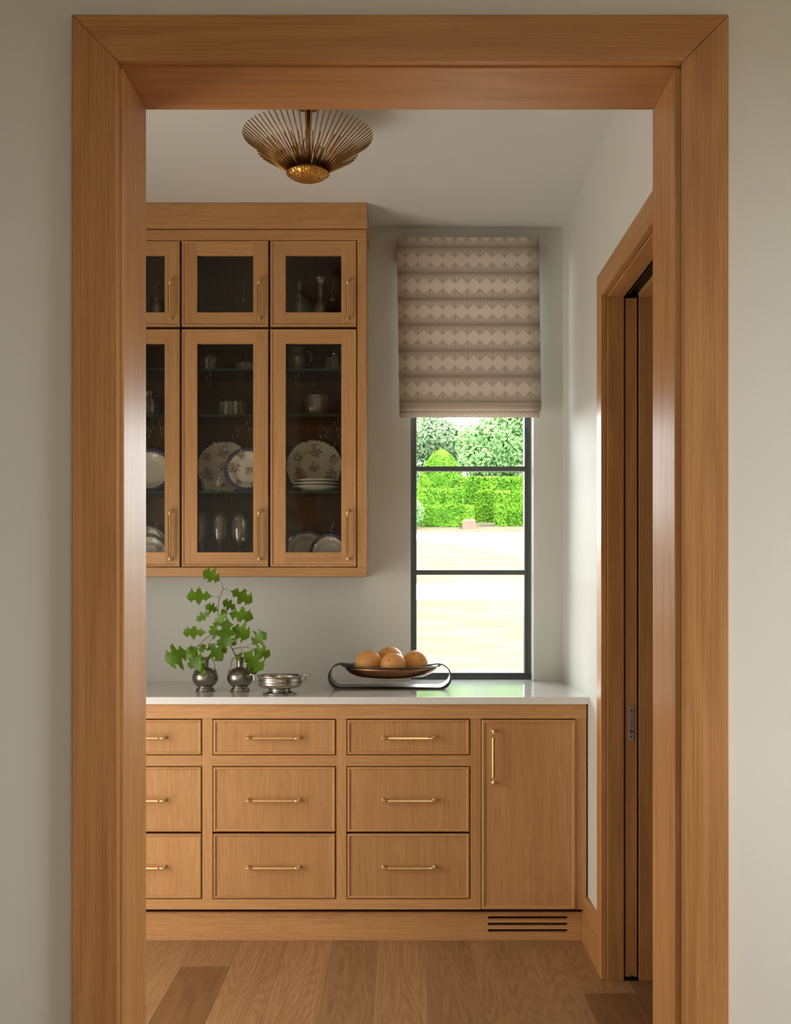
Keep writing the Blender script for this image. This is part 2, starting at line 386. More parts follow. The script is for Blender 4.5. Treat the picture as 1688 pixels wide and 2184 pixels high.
obj('sash_frame', ring(WX0 + .0115, WX1 - .0115, WZ0 + .0115, WZ1 - .0115, .0150, YW0 + .012, YW1), BLACKMETAL, w1, .001)
mz = [pz(1000.3, 4.76), pz(1221, 4.76)]; stepz = mz[0] - mz[1]
mz = [mz[1], mz[0], mz[0] + stepz, ]
for z in mz:
    obj('muntin', Sh().box(WX0 + .026, WX1 - .025, YW0 + .018, YW1 - .004, z - .0103, z + .0103), BLACKMETAL, w1, .001)
zs = [WZ0 + .024] + [q for z in mz for q in (z - .0095, z + .0095)] + [WZ1 - .024]
for a, b in zip(zs[::2], zs[1::2]):
    obj('pane', Sh().box(WX0 + .024, WX1 - .023, YW1 - .018, YW1 - .014, a, b), PANE, w1)
# ------------------------------------------------------------------ handles (shared)
def handle_mesh(L, vertical):
    """bar pull centred on the origin, posts running back to y=0"""
    s = Sh(); h = L / 2; e = .024 * L / .2 + .004
    def P(t, y=-.030): return (0, y, t) if vertical else (t, y, 0)
    s.tube([P(-h + e), P(h - e)], .0058, 6, sm=False)
    for q in (-1, 1):
        s.tube([P(q * (h - e)), P(q * (h - .001)), P(q * h)], [.0042, .0042, .0034], 12)
        s.tube([P(q * (h - e) - q * .0005), P(q * (h - e) + q * .0018)], .0056, 12)
        s.tube([P(q * (h - .006), -.030), P(q * (h - .006), -.006), P(q * (h - .006), -.006), P(q * (h - .006), 0)], [.0042, .0042, .0065, .0065], 12)
    return mesh('handle', s, BRASS)
HH, HV, HVS = handle_mesh(.2, False), handle_mesh(.203, True), handle_mesh(.163, True)
# ------------------------------------------------------------------ base cabinet
YF = 4.005
bc = tag(empty('base_cabinet', (-.53, 4.3, 0)), 'long oak base cabinet with inset drawers below the white countertop', 'cabinet')
def bx(u): return px(u, YF)
def bz(v): return pz(v, YF)
zt, zb = .887, bz(1940)
fr = bx(1251.5)
TH = .022
obj('top_rail', Sh().box(XL + .005, fr, YF, YF + TH, bz(1533), zt), OAK['x'], bc, .0006, 1)
obj('bottom_rail', Sh().box(XL + .005, bx(1024), YF, YF + TH, zb, bz(1918)), OAK['x'], bc, .0006, 1)
for a, b in ((-118 - 40, -118), (145, 168), (431.5, 453.5), (717.5, 739.5), (1003.5, 1026.5), (1228.5, 1251.5)):
    a = bx(a); b = bx(b)
    if a < XL + .005: a = XL + .005
    obj('stile', Sh().box(a, b, YF + .0003, YF + TH, zb if b < bx(1010) else bz(1940), bz(1533.3)), OAK['z'], bc, .0006, 1)
for a, b in ((-118, 145), (168, 431.5), (453.5, 717.5), (739.5, 1003.5)):
    obj('middle_rail', Sh().box(bx(a), bx(b), YF + .0002, YF + TH, bz(1634), bz(1611)), OAK['x'], bc, .0006, 1)
s = Sh().box(XL + .005, fr, 4.60, 4.615, .1, zt).box(XL + .005, fr, YF + TH, 4.6, zb + .001, zb + .013).box(XL + .005, fr, YF + TH, 4.6, zt - .012, zt)
for u in (1015, 1251.5 - 4): s.box(bx(u), bx(u) + .006, YF + TH, 4.6, zb, zt)
s.box(XL + .005, XL + .02, YF + TH, 4.6, zb, zt)
obj('carcass', s, OAK['z'], bc)
G = .0034
def drawer(a, b, v0, v1, hu):
    x0, x1, z0, z1 = bx(a) + G, bx(b) - G, bz(v1) + G, bz(v0) - G
    d = obj('drawer_front', Sh().box(x0 + .0006, x1 - .0006, YF + .001, YF + .021, z0 + .0006, z1 - .0006), OAK['z'], bc)
    obj('edge_moulding', Sh().bead(x0, x1, z0, z1, YF + .0005, .0105, .0042), [OAK['x'], OAK['z']], d)
    inst('handle', HH, (bx(hu), YF + .001, (z0 + z1) / 2 - .001), d)
for k, (a, b, hu) in enumerate(((-118, 145, 13), (168, 431.5, 299), (453.5, 717.5, 585), (739.5, 1003.5, 872.5))):
    for v0, v1 in ((1533.3, 1611), (1634, 1775.6), (1776.4, 1918)):
        drawer(a, b, v0, v1, hu)
x0, x1, z0, z1 = bx(1028), bx(1227.5), bz(1938.5), bz(1535)
pd = obj('cabinet_door', Sh().box(x0 + .0006, x1 - .0006, YF - .004, YF + .018, z0 + .0006, z1 - .0006), OAK['z'], bc)
pd['label'] = 'tall oak cabinet door with a vertical brass pull'
obj('edge_moulding', Sh().bead(x0, x1, z0, z1, YF - .0045, .0125, .0042), [OAK['x'], OAK['z']], pd)
inst('handle', HV, (bx(1051.5), YF - .004, bz(1613)), pd)
# toe kick with three vent slots
YK = 4.045
def plate(name, x0, x1, z0, z1, holes, y, th, mat_, parent):
    cu = bpy.data.curves.new(name, 'CURVE'); cu.dimensions = '2D'; cu.fill_mode = 'BOTH'; cu.extrude = th / 2
    def spl(pts):
        sp = cu.splines.new('POLY'); sp.points.add(len(pts) - 1); sp.use_cyclic_u = True
        for q, c in zip(sp.points, pts): q.co = (*c, 0, 1)
    spl([(x0, z0), (x1, z0), (x1, z1), (x0, z1)])
    for h in holes: spl(h)
    tmp = bpy.data.objects.new('tmp', cu); COL.objects.link(tmp)
    dg = bpy.context.evaluated_depsgraph_get(); me = bpy.data.meshes.new_from_object(tmp.evaluated_get(dg))
    bpy.data.objects.remove(tmp); bpy.data.curves.remove(cu)
    for v in me.vertices: v.co = Vector((v.co.x - (x0 + x1) / 2, -v.co.z, v.co.y - z0))
    me.name = name; me.materials.clear(); me.materials.append(mat_)
    bm = bmesh.new(); bm.from_mesh(me); bmesh.ops.remove_doubles(bm, verts=bm.verts, dist=1e-6); bmesh.ops.recalc_face_normals(bm, faces=bm.faces)
    for f_ in bm.faces: f_.smooth = False
    bm.to_mesh(me); bm.free()
    return inst(name, me, ((x0 + x1) / 2, y + th / 2, z0), parent)
kx = XR - .0185
holes = []
for v in (1957.5, 1971.2, 1985):
    zc, r_ = pz(v, YK), .0053; xa_, xb_ = px(1041, YK) + r_, px(1212.5, YK) - r_
    holes.append([(xb_ + r_ * math.sin(t * math.pi / 8), zc - r_ * math.cos(t * math.pi / 8)) for t in range(9)] + [(xa_ - r_ * math.sin(t * math.pi / 8), zc + r_ * math.cos(t * math.pi / 8)) for t in range(9)])
kz = pz(1945.5, YK)
kick = plate('toe_kick', XL + .005, kx, 0, kz, holes, YK, .018, OAK['x'], bc)
kick['label'] = 'oak toe kick board with three vent slots'
s = Sh().box(XL + .005, kx, YK + .08, YK + .09, 0, .1)
obj('kick_void_sheet', s, TRACK, bc)  # black sheet standing in for the dark void behind the vent slots
# ------------------------------------------------------------------ countertop
YE = 3.98
s = Sh().box(XL, bx(1254) + .002, YE, YB, .888, .915)
ct = tag(obj('countertop', s, QUARTZ, None, .0022, 3), 'white stone countertop running along the whole base cabinet', 'countertop')
obj('window_sill', Sh().box(WX0 + .001, WX1 - .001, YB - .002, YW0 + .09, .8955, .9148), QUARTZ, ct)
obj('end_return', Sh().box(bx(1254) + .0021, XR, YF + .02, YB, .888, .9149), QUARTZ, ct)
# ------------------------------------------------------------------ upper cabinet
YU = 4.335
uc = tag(empty('upper_cabinet', (-.94, 4.48, 1.36)), 'tall oak wall cabinet with glazed doors above the counter', 'cabinet')
def ux(u): return px(u, YU)
def uz(v): return pz(v, YU)
ur = ux(781.5); ub = uz(1230); ut = uz(490)
obj('crown_board', Sh().box(XL + .005, px(783.3, 4.317), 4.317, YB, pz(485, 4.317), ZC - .001), OAK['x'], uc, .001, 1)
obj('crown_reveal', Sh().box(XL + .005, ur - .004, YU + .012, YB, ut - .002, pz(485, 4.317)), OAK['x'], uc)
obj('top_rail', Sh().box(XL + .005, ur, YU, YU + .02, uz(512.5), ut), OAK['x'], uc, .0006, 1)
obj('bottom_rail', Sh().box(XL + .005, ur, YU, YU + .02, ub, uz(1210)), OAK['x'], uc, .0006, 1)
obj('stile', Sh().box(ux(762.5), ur - .0003, YU + .0003, YU + .02, uz(1209.8), uz(512.7)), OAK['z'], uc, .0006, 1)
dxs = [(577 - 189 * k, 760.5 - 189 * k + (1 if k else 0)) for k in range(4)]
ulx = ux(dxs[-1][0]) - .004
obj('stile', Sh().box(XL + .005, ulx, YU + .0003, YU + .02, uz(1209.8), uz(512.7)), OAK['z'], uc, .0006, 1)
obj('side_panel', Sh().box(ur - .018, ur - .0006, YU + .02, YB, ub + .0005, ut - .0005), OAK['z'], uc)
obj('side_panel', Sh().box(ulx - .018, ulx, YU + .02, YB, ub + .0005, ut - .0005), OAK['z'], uc)
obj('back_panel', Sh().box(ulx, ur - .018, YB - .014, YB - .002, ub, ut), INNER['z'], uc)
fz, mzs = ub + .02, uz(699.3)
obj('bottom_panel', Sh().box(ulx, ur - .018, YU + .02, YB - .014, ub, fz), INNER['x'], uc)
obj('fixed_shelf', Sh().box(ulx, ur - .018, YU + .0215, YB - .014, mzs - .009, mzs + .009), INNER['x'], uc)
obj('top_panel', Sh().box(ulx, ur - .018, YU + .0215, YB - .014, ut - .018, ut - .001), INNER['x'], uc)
for k in range(1, 4):
    xd_ = ux(575.5 - 189 * (k - 1))
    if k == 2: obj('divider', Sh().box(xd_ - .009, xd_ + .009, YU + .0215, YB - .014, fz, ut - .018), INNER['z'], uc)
shelf_z = [pz(788, 4.372), pz(886, 4.372), pz(1049, 4.372)]
for z in shelf_z:
    for a, b in ((ulx + .002, ux(386.5) - .010), (ux(386.5) + .010, ur - .020)):
        s = Sh().box(a, b, 4.372, YB - .016, z - .005, z + .004)
        g = obj('glass_shelf', s, [SHELFG, SHELFE], uc)
        for p_ in g.data.polygons:
            if p_.normal.y < -.5: p_.material_index = 1
def gdoor(x0, x1, v0, v1, L, hv):
    z0, z1 = uz(v1), uz(v0)
    sw = .0605; rw = .0565
    yo, yi = YU + .0015, YU + .0215
    d = obj('cabinet_door', Sh().bead(x0, x1, z0, z1, YU + .001, .0100, .0038), [OAK['x'], OAK['z']], uc)
    for a, b in ((x0 + .0007, x0 + sw), (x1 - sw, x1 - .0007)):
        obj('stile', Sh().box(a, b, yo, yi, z0 + .0007, z1 - .0007), OAK['z'], d)
    for a, b in ((z0 + .0007, z0 + rw), (z1 - rw, z1 - .0007)):
        obj('rail', Sh().box(x0 + sw, x1 - sw, yo + .0002, yi, a, b), OAK['x'], d)
    obj('glass_pane', Sh().box(x0 + sw - .004, x1 - sw + .004, yo + .012, yo + .015, z0 + rw - .004, z1 - rw + .004), SEEDED, d)
    inst('handle', HV if L > .18 else HVS, (x1 - .0345, YU + .0015, uz(hv)), d)
for a, b in dxs:
    gdoor(ux(a), ux(b), 513.8, 696.3, .163, 642); gdoor(ux(a), ux(b), 702.2, 1208.4, .203, 1142)
# ------------------------------------------------------------------ china and glass in the cabinet
def pframe(n):
    return n.sep(n.coord())
def plate_mat(name, R, rim=None, sprays=(), base=(.84, .82, .75), gold=True, seed=0):
    """porcelain: coloured scalloped rim, sprays of flowers at (x, y, radius) in plate radii; local XY is the plate's face"""
    n = N(name); o = n.sep(n.coord()); x, y = o[0], o[1]
    rr = n.m('DIVIDE', n.m('SQRT', n.m('ADD', n.m('MULTIPLY', x, x), n.m('MULTIPLY', y, y))), R)
    an = n.m('ARCTAN2', y, x)
    c = base; xy = n.comb(n.m('DIVIDE', x, R), n.m('DIVIDE', y, R), seed * 3.1)
    if rim:
        sc = n.m('ADD', n.m('MULTIPLY', n.m('ABSOLUTE', n.m('SINE', n.m('MULTIPLY', an, 17))), .045), n.m('MULTIPLY', n.m('SINE', n.m('MULTIPLY', an, 51)), .012))
        edge = n.m('ADD', .825 if gold else .93, sc)
        if gold: c = n.mix(n.m('MULTIPLY', n.smooth(rr, .79, .80), n.m('GREATER_THAN', rr, n.m('SUBTRACT', edge, .035))), c, (.55, .40, .14))
        if not gold: edge = n.m('ADD', edge, n.m('MULTIPLY', n.m('GREATER_THAN', n.noise(xy, 2.6, 1), .53), .2))
        c = n.mix(n.m('GREATER_THAN', rr, edge), c, n.mix(n.noise(xy, 30, 2), rim, tuple(q * .55 for q in rim)))
    if sprays:
        cells = n.vor(xy, 19, 'Color'); hue = n.sep(cells)
        pal = n.node('ShaderNodeValToRGB'); pal.color_ramp.interpolation = 'CONSTANT'; e = pal.color_ramp.elements
        cols = [(.06, .20, .09), (.16, .30, .07), (.60, .14, .24), (.28, .18, .52), (.09, .24, .17), (.70, .20, .06), (.50, .22, .36), (.50, .42, .06)]
        while len(e) < len(cols): e.new(.5)
        for i, (q, cc) in enumerate(zip(e, cols)): q.position = i / len(cols); q.color = (*cc, 1)
        n.set(pal.inputs[0], hue[0])
        leaf = n.m('LESS_THAN', n.vor(xy, 19), .64)
        wisp = n.noise(xy, 9, 3, .65)
        tot = None
        for sx, sy, sr in sprays:
            d = n.vm('DISTANCE', xy, (sx, sy, seed * 3.1), out=1)
            mk = n.m('LESS_THAN', n.m('ADD', n.m('DIVIDE', d, sr), n.m('MULTIPLY', n.m('SUBTRACT', wisp, .5), 2.2)), .88)
            tot = mk if tot is None else n.m('MAXIMUM', tot, mk)
        c = n.mix(n.m('MULTIPLY', n.m('MULTIPLY', tot, leaf), .92), c, pal.outputs[0])
    n.p(Base_Color=c, Roughness=.10, Specular_IOR_Level=.6); return n.mat
BL = (.085, .10, .28); GR = (.34, .37, .10)
SPR = [(.02, .62, .26), (-.62, .40, .18), (-.55, -.28, .30), (.62, -.34, .28), (.72, .30, .20), (.0, .02, .20), (-.08, -.72, .18)]
SPR2 = [(-.30, .68, .20), (-.62, .10, .28), (.05, .0, .22), (.42, -.62, .26), (-.38, -.60, .18), (.60, .40, .28)]
def plate_mesh(R, m_, scal=True, depth=.02):
    prof = [(0, 0), (.42 * R, 0), (.55 * R, .0), (.58 * R, .002), (.66 * R, depth * .62), (.80 * R, depth * .8), (.95 * R, depth * .97), (R, depth),
            (R * 1.003, depth - .001), (.95 * R, depth - .004), (.68 * R, depth * .4), (.58 * R, -.0035), (0, -.0035)]
    def wob(a, i): return 1 + (.012 * abs(math.sin(a * 6)) + .006 * math.cos(a * 12) if scal and prof[i][0] > .75 * R else 0)
    return mesh('plate', Sh().lathe(prof, 72, wob=wob), m_)
def stand_plate(u, v, d, R, zbase, m_, label, lean=14, yaw=0, roll=0, group=None):
    """plate standing on its edge on zbase, leaning back; centre column under pixel u"""
    me = plate_mesh(R, m_)
    th = math.radians(90 - lean)
    o = inst('dinner_plate', me, (px(u, d), d, zbase + R * math.sin(th) + .001), None, (th, 0, math.radians(yaw)))
    return tag(o, label, 'plate', group)
def gl(name, sh, loc, label, cat, mt=CRYSTAL, group=None, smooth=True):
    o = inst(name, mesh(name, sh, mt), loc); return tag(o, label, cat, group)
B0 = fz                                              # bottom of the cabinet
S1, S2, S3 = [z + .004 for z in shelf_z]
# lower right door
stand_plate(671, 0, 4.592, .1165, S3, plate_mat('floral_porcelain_green_rim', .1165, GR, SPR, gold=False, seed=1), 'white floral plate with a green edge standing behind stacked plates', 7)
gm = plate_mat('stacked_porcelain', .125, GR, (), gold=False, base=(.66, .69, .64), seed=2)
names = ('bottom', 'middle', 'top')
for k in range(3):
    me = plate_mesh(.102 - .002 * k, gm, True, .018)
    o = inst('stacked_plate', me, (px(676, 4.455) + .002 * k, 4.455, S3 + .0037 + k * .0135), None, (0, 0, k * .4))
    tag(o, 'pale plate with a gilt edge, %s of the stack under the green-edged floral plate' % names[k], 'plate', 'stacked plates')
pb = plate_mat('blue_rimmed_porcelain', .112, BL, (), base=(.66, .68, .63), seed=3)
stand_plate(653, 0, 4.545, .088, B0, plate_mat('blue_rimmed_porcelain_small', .088, BL, (), base=(.62, .64, .58), seed=3), 'plain white plate with a blue and gold rim beside a small glass bowl', 13)
stand_plate(703, 0, 4.46, .079, B0, plate_mat('blue_rimmed_porcelain_bowl', .079, BL, (), base=(.78, .78, .72), seed=4), 'small white plate with a blue scalloped rim leaning on a larger one', 15, -10)
# middle door
stand_plate(477, 0, 4.55, .112, S3, plate_mat('floral_porcelain_blue_tips', .112, BL, SPR, gold=False, seed=5), 'large floral plate with dark blue edge tips behind two figurines', 11)
stand_plate(529, 0, 4.475, .094, S3, plate_mat('floral_porcelain_blue_rim', .094, BL, SPR2, gold=True, base=(.88, .87, .81), seed=6), 'floral plate with a purple-blue rim in front of a larger plate', 14)
# left door
stand_plate(322, 0, 4.50, .093, S3, plate_mat('plain_porcelain_blue_rim', .093, BL, (), base=(.76, .75, .71), seed=7), 'plain white plate with a blue scalloped rim on the glass shelf', 12)
stand_plate(318, 0, 4.475, .072, B0, plate_mat('floral_porcelain_no_rim', .072, None, SPR2, base=(.78, .77, .72), seed=8), 'small floral plate without a coloured rim on the cabinet floor', 14)
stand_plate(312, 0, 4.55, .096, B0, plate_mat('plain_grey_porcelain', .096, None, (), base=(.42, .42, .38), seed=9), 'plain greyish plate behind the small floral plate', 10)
# goblets
def goblet():
    h = .245
    prof = [(.034, 0), (.034, .002), (.010, .006), (.0055, .014), (.0048, .07), (.006, .092), (.009, .099), (.020, .109), (.029, .124), (.0345, .148), (.0357, .175), (.0345, .21), (.0325, h),
            (.0317, h), (.0335, .21), (.0346, .175), (.0332, .148), (.027, .126), (.016, .113), (0, .109)]
    return Sh().lathe(prof, 24)
gme = mesh('wine_goblet', goblet(), STEMGLASS)
for u, d in ((429, 4.47), (468.5, 4.45), (512, 4.45), (554, 4.48)):
    tag(inst('wine_goblet', gme, (px(u, d), d, B0 + .0005)), 'tall stemmed glass goblet on the cabinet floor', 'goblet', 'goblets in the glazed cabinet')
def fac(a, n, amt): return 1 + amt * (1 if int(a / (2 * math.pi) * n * 2 + .01) % 2 else -1)
def shell(outer, t=.003):
    """closed vessel profile from an outer profile"""
    inn = [(max(r - t, .0), z) for r, z in outer[::-1]]
    inn = [(r, z) for r, z in inn if z > outer[0][1] + t]
    return outer + inn + [(0, outer[0][1] + t)]
# small ribbed glass bowl, lower right
gl('glass_bowl', Sh().lathe([(.0, 0)] + shell([(.018, 0), (.030, .006), (.036, .022), (.037, .034)]), 32, wob=lambda a, i: fac(a, 16, .03), sm=False), (px(633, 4.40), 4.40, B0 + .0005), 'small ribbed glass bowl before the blue-rimmed plate', 'bowl')
# pitcher
def handle_loop(s, x, z0, z1, out, r): return s.tube([(x, 0, z1), (x + out * .7, 0, z1 + .004), (x + out, 0, z1 - .014), (x + out, 0, z0 + .025), (x + out * .6, 0, z0 + .006), (x, 0, z0)], r, 8)
s = Sh().lathe([(0, 0)] + shell([(.024, 0), (.022, .008), (.034, .018), (.041, .038), (.040, .06), (.037, .078), (.038, .099)]), 28, wob=lambda a, i: fac(a, 14, .025) if 3 < i < 7 else 1, sm=False)
handle_loop(s, .036, .03, .085, .028, .004)
gl('glass_pitcher', s, (px(632, 4.47), 4.47, S1 + .0005), 'cut glass pitcher with a side handle on the top glass shelf', 'pitcher')
# shakers
for (u, d, k, lab) in ((700, 4.50, .92, 'shorter glass salt shaker with a silver cap'), (714, 4.44, 1.0, 'taller glass salt shaker with a silver cap')):
    o = tag(inst('salt_shaker', mesh('salt_shaker', Sh().lathe([(0, 0), (.024 * k, 0), (.0245 * k, .012 * k), (.022 * k, .035 * k), (.016 * k, .060 * k), (.011 * k, .068 * k), (0, .068 * k)], 12, sm=False), CRYSTAL), (px(u, d), d, S1 + .0005)), lab, 'shaker', 'salt shakers')
    inst('cap', mesh('cap', Sh().lathe([(.0105 * k, 0), (.0105 * k, .006 * k), (.008 * k, .011 * k), (0, .0125 * k)], 16), STEEL), (px(u, d), d, S1 + .069 * k), o)
# crystal bowl on a beaded plate
def beaded(R):
    s = Sh().lathe([(0, 0), (R * .7, 0), (R, .008), (R, .011), (R * .7, .004), (0, .004)], 40)
    for k in range(44):
        a = k / 44 * 2 * math.pi; s.lathe([(0, -.0034), (.003, -.0015), (.003, .0015), (0, .0034)], 6, (R * math.cos(a), R * math.sin(a), .010))
    return s
gl('glass_plate', beaded(.078), (px(676, 4.47), 4.47, S2 + .0005), 'flat glass plate with a beaded edge under a crystal bowl', 'plate')
gl('crystal_bowl', Sh().lathe([(0, 0)] + shell([(.030, 0), (.046, .010), (.052, .030), (.050, .05), (.050, .082)]), 26, wob=lambda a, i: fac(a, 13, .03) if i in (2, 3) else 1, sm=False), (px(676, 4.47), 4.47, S2 + .0075), 'straight-sided crystal bowl standing on the beaded glass plate', 'bowl')
# middle door, shelf two: cut crystal basket with beads
s = Sh().lathe([(0, 0)] + shell([(.050, 0), (.060, .006), (.062, .022), (.056, .045), (.058, .06)], .004), 28, wob=lambda a, i: fac(a, 14, .045), sm=False)
bk = gl('crystal_basket', s, (px(497, 4.47), 4.47, S2 + .0005), 'cut crystal basket with a frilled rim and gilt beads', 'basket')
random.seed(3)
s = Sh()
for k in range(90):
    a = random.uniform(0, 2 * math.pi); r_ = random.uniform(.016, .056); z = .062 + random.uniform(0, .030) * (1 - abs(r_ - .035) / .03)
    s.lathe([(0, -.003), (.0028, 0), (0, .003)], 5, (r_ * math.cos(a), r_ * math.sin(a), z), sm=False)
for k in range(16): s.lathe([(0, -.002), (.0018, 0), (0, .002)], 5, (random.uniform(-.035, -.008), random.uniform(-.02, .02), random.uniform(.09, .15)), sm=False)
bd = obj('beads', Sh().add([(q[0] + px(497, 4.47), q[1] + 4.47, q[2] + S2) for q in s.v], s.f), plain('gilt_beads', (.75, .62, .36), .18, 1), bk); bd['kind'] = 'stuff'
# middle door, shelf one
gl('glass_bowl', Sh().lathe([(0, 0)] + shell([(.026, 0), (.040, .012), (.043, .04), (.040, .075)]), 24, wob=lambda a, i: fac(a, 12, .03), sm=False), (px(448, 4.48), 4.48, S1 + .0005), 'deep cut glass bowl on the top shelf', 'bowl')
gl('ribbed_dish', Sh().lathe([(0, 0)] + shell([(.045, 0), (.052, .008), (.054, .033)]), 60, wob=lambda a, i: fac(a, 30, .015), sm=False), (px(531, 4.46), 4.46, S1 + .0005), 'low ribbed glass dish on the top shelf', 'dish')
# left door, shelf two: crystal decanter piece
gl('crystal_vase', Sh().lathe([(0, 0)] + shell([(.028, 0), (.042, .015), (.046, .04), (.034, .07), (.022, .09), (.026, .105)]), 22, wob=lambda a, i: fac(a, 11, .05), sm=False), (px(318, 4.46), 4.46, S2 + .0005), 'faceted crystal vase on the middle shelf', 'vase')
# upper compartments
U1 = mzs + .009
gl('glass_pitcher', Sh().lathe([(0, 0)] + shell([(.034, 0), (.033, .03), (.030, .10), (.034, .135)]), 28), (px(336, 4.48), 4.48, U1 + .0005), 'plain tapered glass jug in a small top compartment', 'jug', STEMGLASS)
gl('glass_bowl', Sh().lathe([(0, 0)] + shell([(.03, 0), (.06, .02), (.09, .045), (.10, .062)]), 36), (px(487, 4.49), 4.49, U1 + .0005), 'wide shallow glass bowl alone in a small top compartment', 'bowl', STEMGLASS)
dec = [(.034, 0), (.036, .02), (.034, .06), (.024, .115), (.013, .15), (.012, .152), (.024, .158), (.012, .163), (.010, .20), (.016, .205), (.008, .21), (.012, .225), (.0, .235)]
gl('decanter', Sh().lathe([(0, 0)] + dec, 24), (px(639, 4.48), 4.48, U1 + .0005), 'glass decanter with a ringed neck and stopper', 'decanter')
dec = [(.030, 0), (.030, .03), (.028, .10), (.022, .122), (.010, .135), (.011, .18), (.010, .20), (.022, .222), (.024, .226), (0, .226)]
gl('decanter', Sh().lathe([(0, 0)] + dec, 24), (px(684, 4.46), 4.46, U1 + .0005), 'slim glass decanter with a long neck and flat rim', 'decanter')
# figurines
px_ = px(442, 4.43)
swan = N('blue_net_porcelain'); q = swan.coord(); o_ = swan.sep(q)
g1 = swan.m('SINE', swan.m('MULTIPLY', swan.m('ADD', o_[0], o_[2]), 1500)); g2 = swan.m('SINE', swan.m('MULTIPLY', swan.m('SUBTRACT', o_[0], o_[2]), 1500))
swan.p(Base_Color=swan.mix(swan.m('GREATER_THAN', swan.m('MULTIPLY', g1, g2), 0.), (.75, .75, .78), (.16, .16, .34)), Roughness=.15)
s = Sh().lathe([(0, 0), (.010, .001), (.016, .010), (.015, .019), (.009, .025), (0, .026)], 20, sx=1.15)
s.tube([(.012, 0, .018), (.017, 0, .028), (.014, 0, .038), (.017, 0, .045), (.021, 0, .043)], [.004, .003, .0028, .0034, .0012], 8)
s.tube([(-.014, 0, .016), (-.020, 0, .022), (-.023, 0, .028)], [.006, .005, .001], 8)
tag(inst('swan_figurine', mesh('swan_figurine', s, swan.mat), (px_, 4.43, S3 + .0005)), 'small porcelain swan figurine with a blue net pattern', 'figurine')
pf = tag(empty('porcelain_figurine', (px(467, 4.42), 4.42, S3 + .0005)), 'small porcelain figurine in pale blue with a yellow bowl', 'figurine')
c0 = Vector((px(467, 4.42), 4.42, S3 + .0005))
def at0(s): s.v = [tuple(Vector(q) + c0) for q in s.v]; return s
obj('pedestal', at0(Sh().lathe([(0, 0), (.0095, 0), (.009, .004), (.007, .018), (0, .019)], 16)), plain('turquoise_porcelain', (.28, .48, .50), .2), pf)
obj('bowl', at0(Sh().lathe([(0, .019), (.007, .019), (.0135, .024), (.014, .027), (0, .030)], 20)), plain('yellow_porcelain', (.75, .58, .06), .2), pf)
s = Sh().lathe([(0, .028), (.0095, .028), (.009, .036), (.007, .044), (.0035, .049), (.0055, .053), (.0055, .058), (.003, .062), (0, .063)], 16)
s.tube([(-.006, 0, .045), (-.013, 0, .04), (-.012, 0, .030)], [.0032, .0032, .002], 8).tube([(.006, 0, .045), (.013, 0, .04), (.012, 0, .030)], [.0032, .0032, .002], 8)
obj('figure', at0(s), plain('pale_blue_porcelain', (.45, .55, .60), .2), pf)
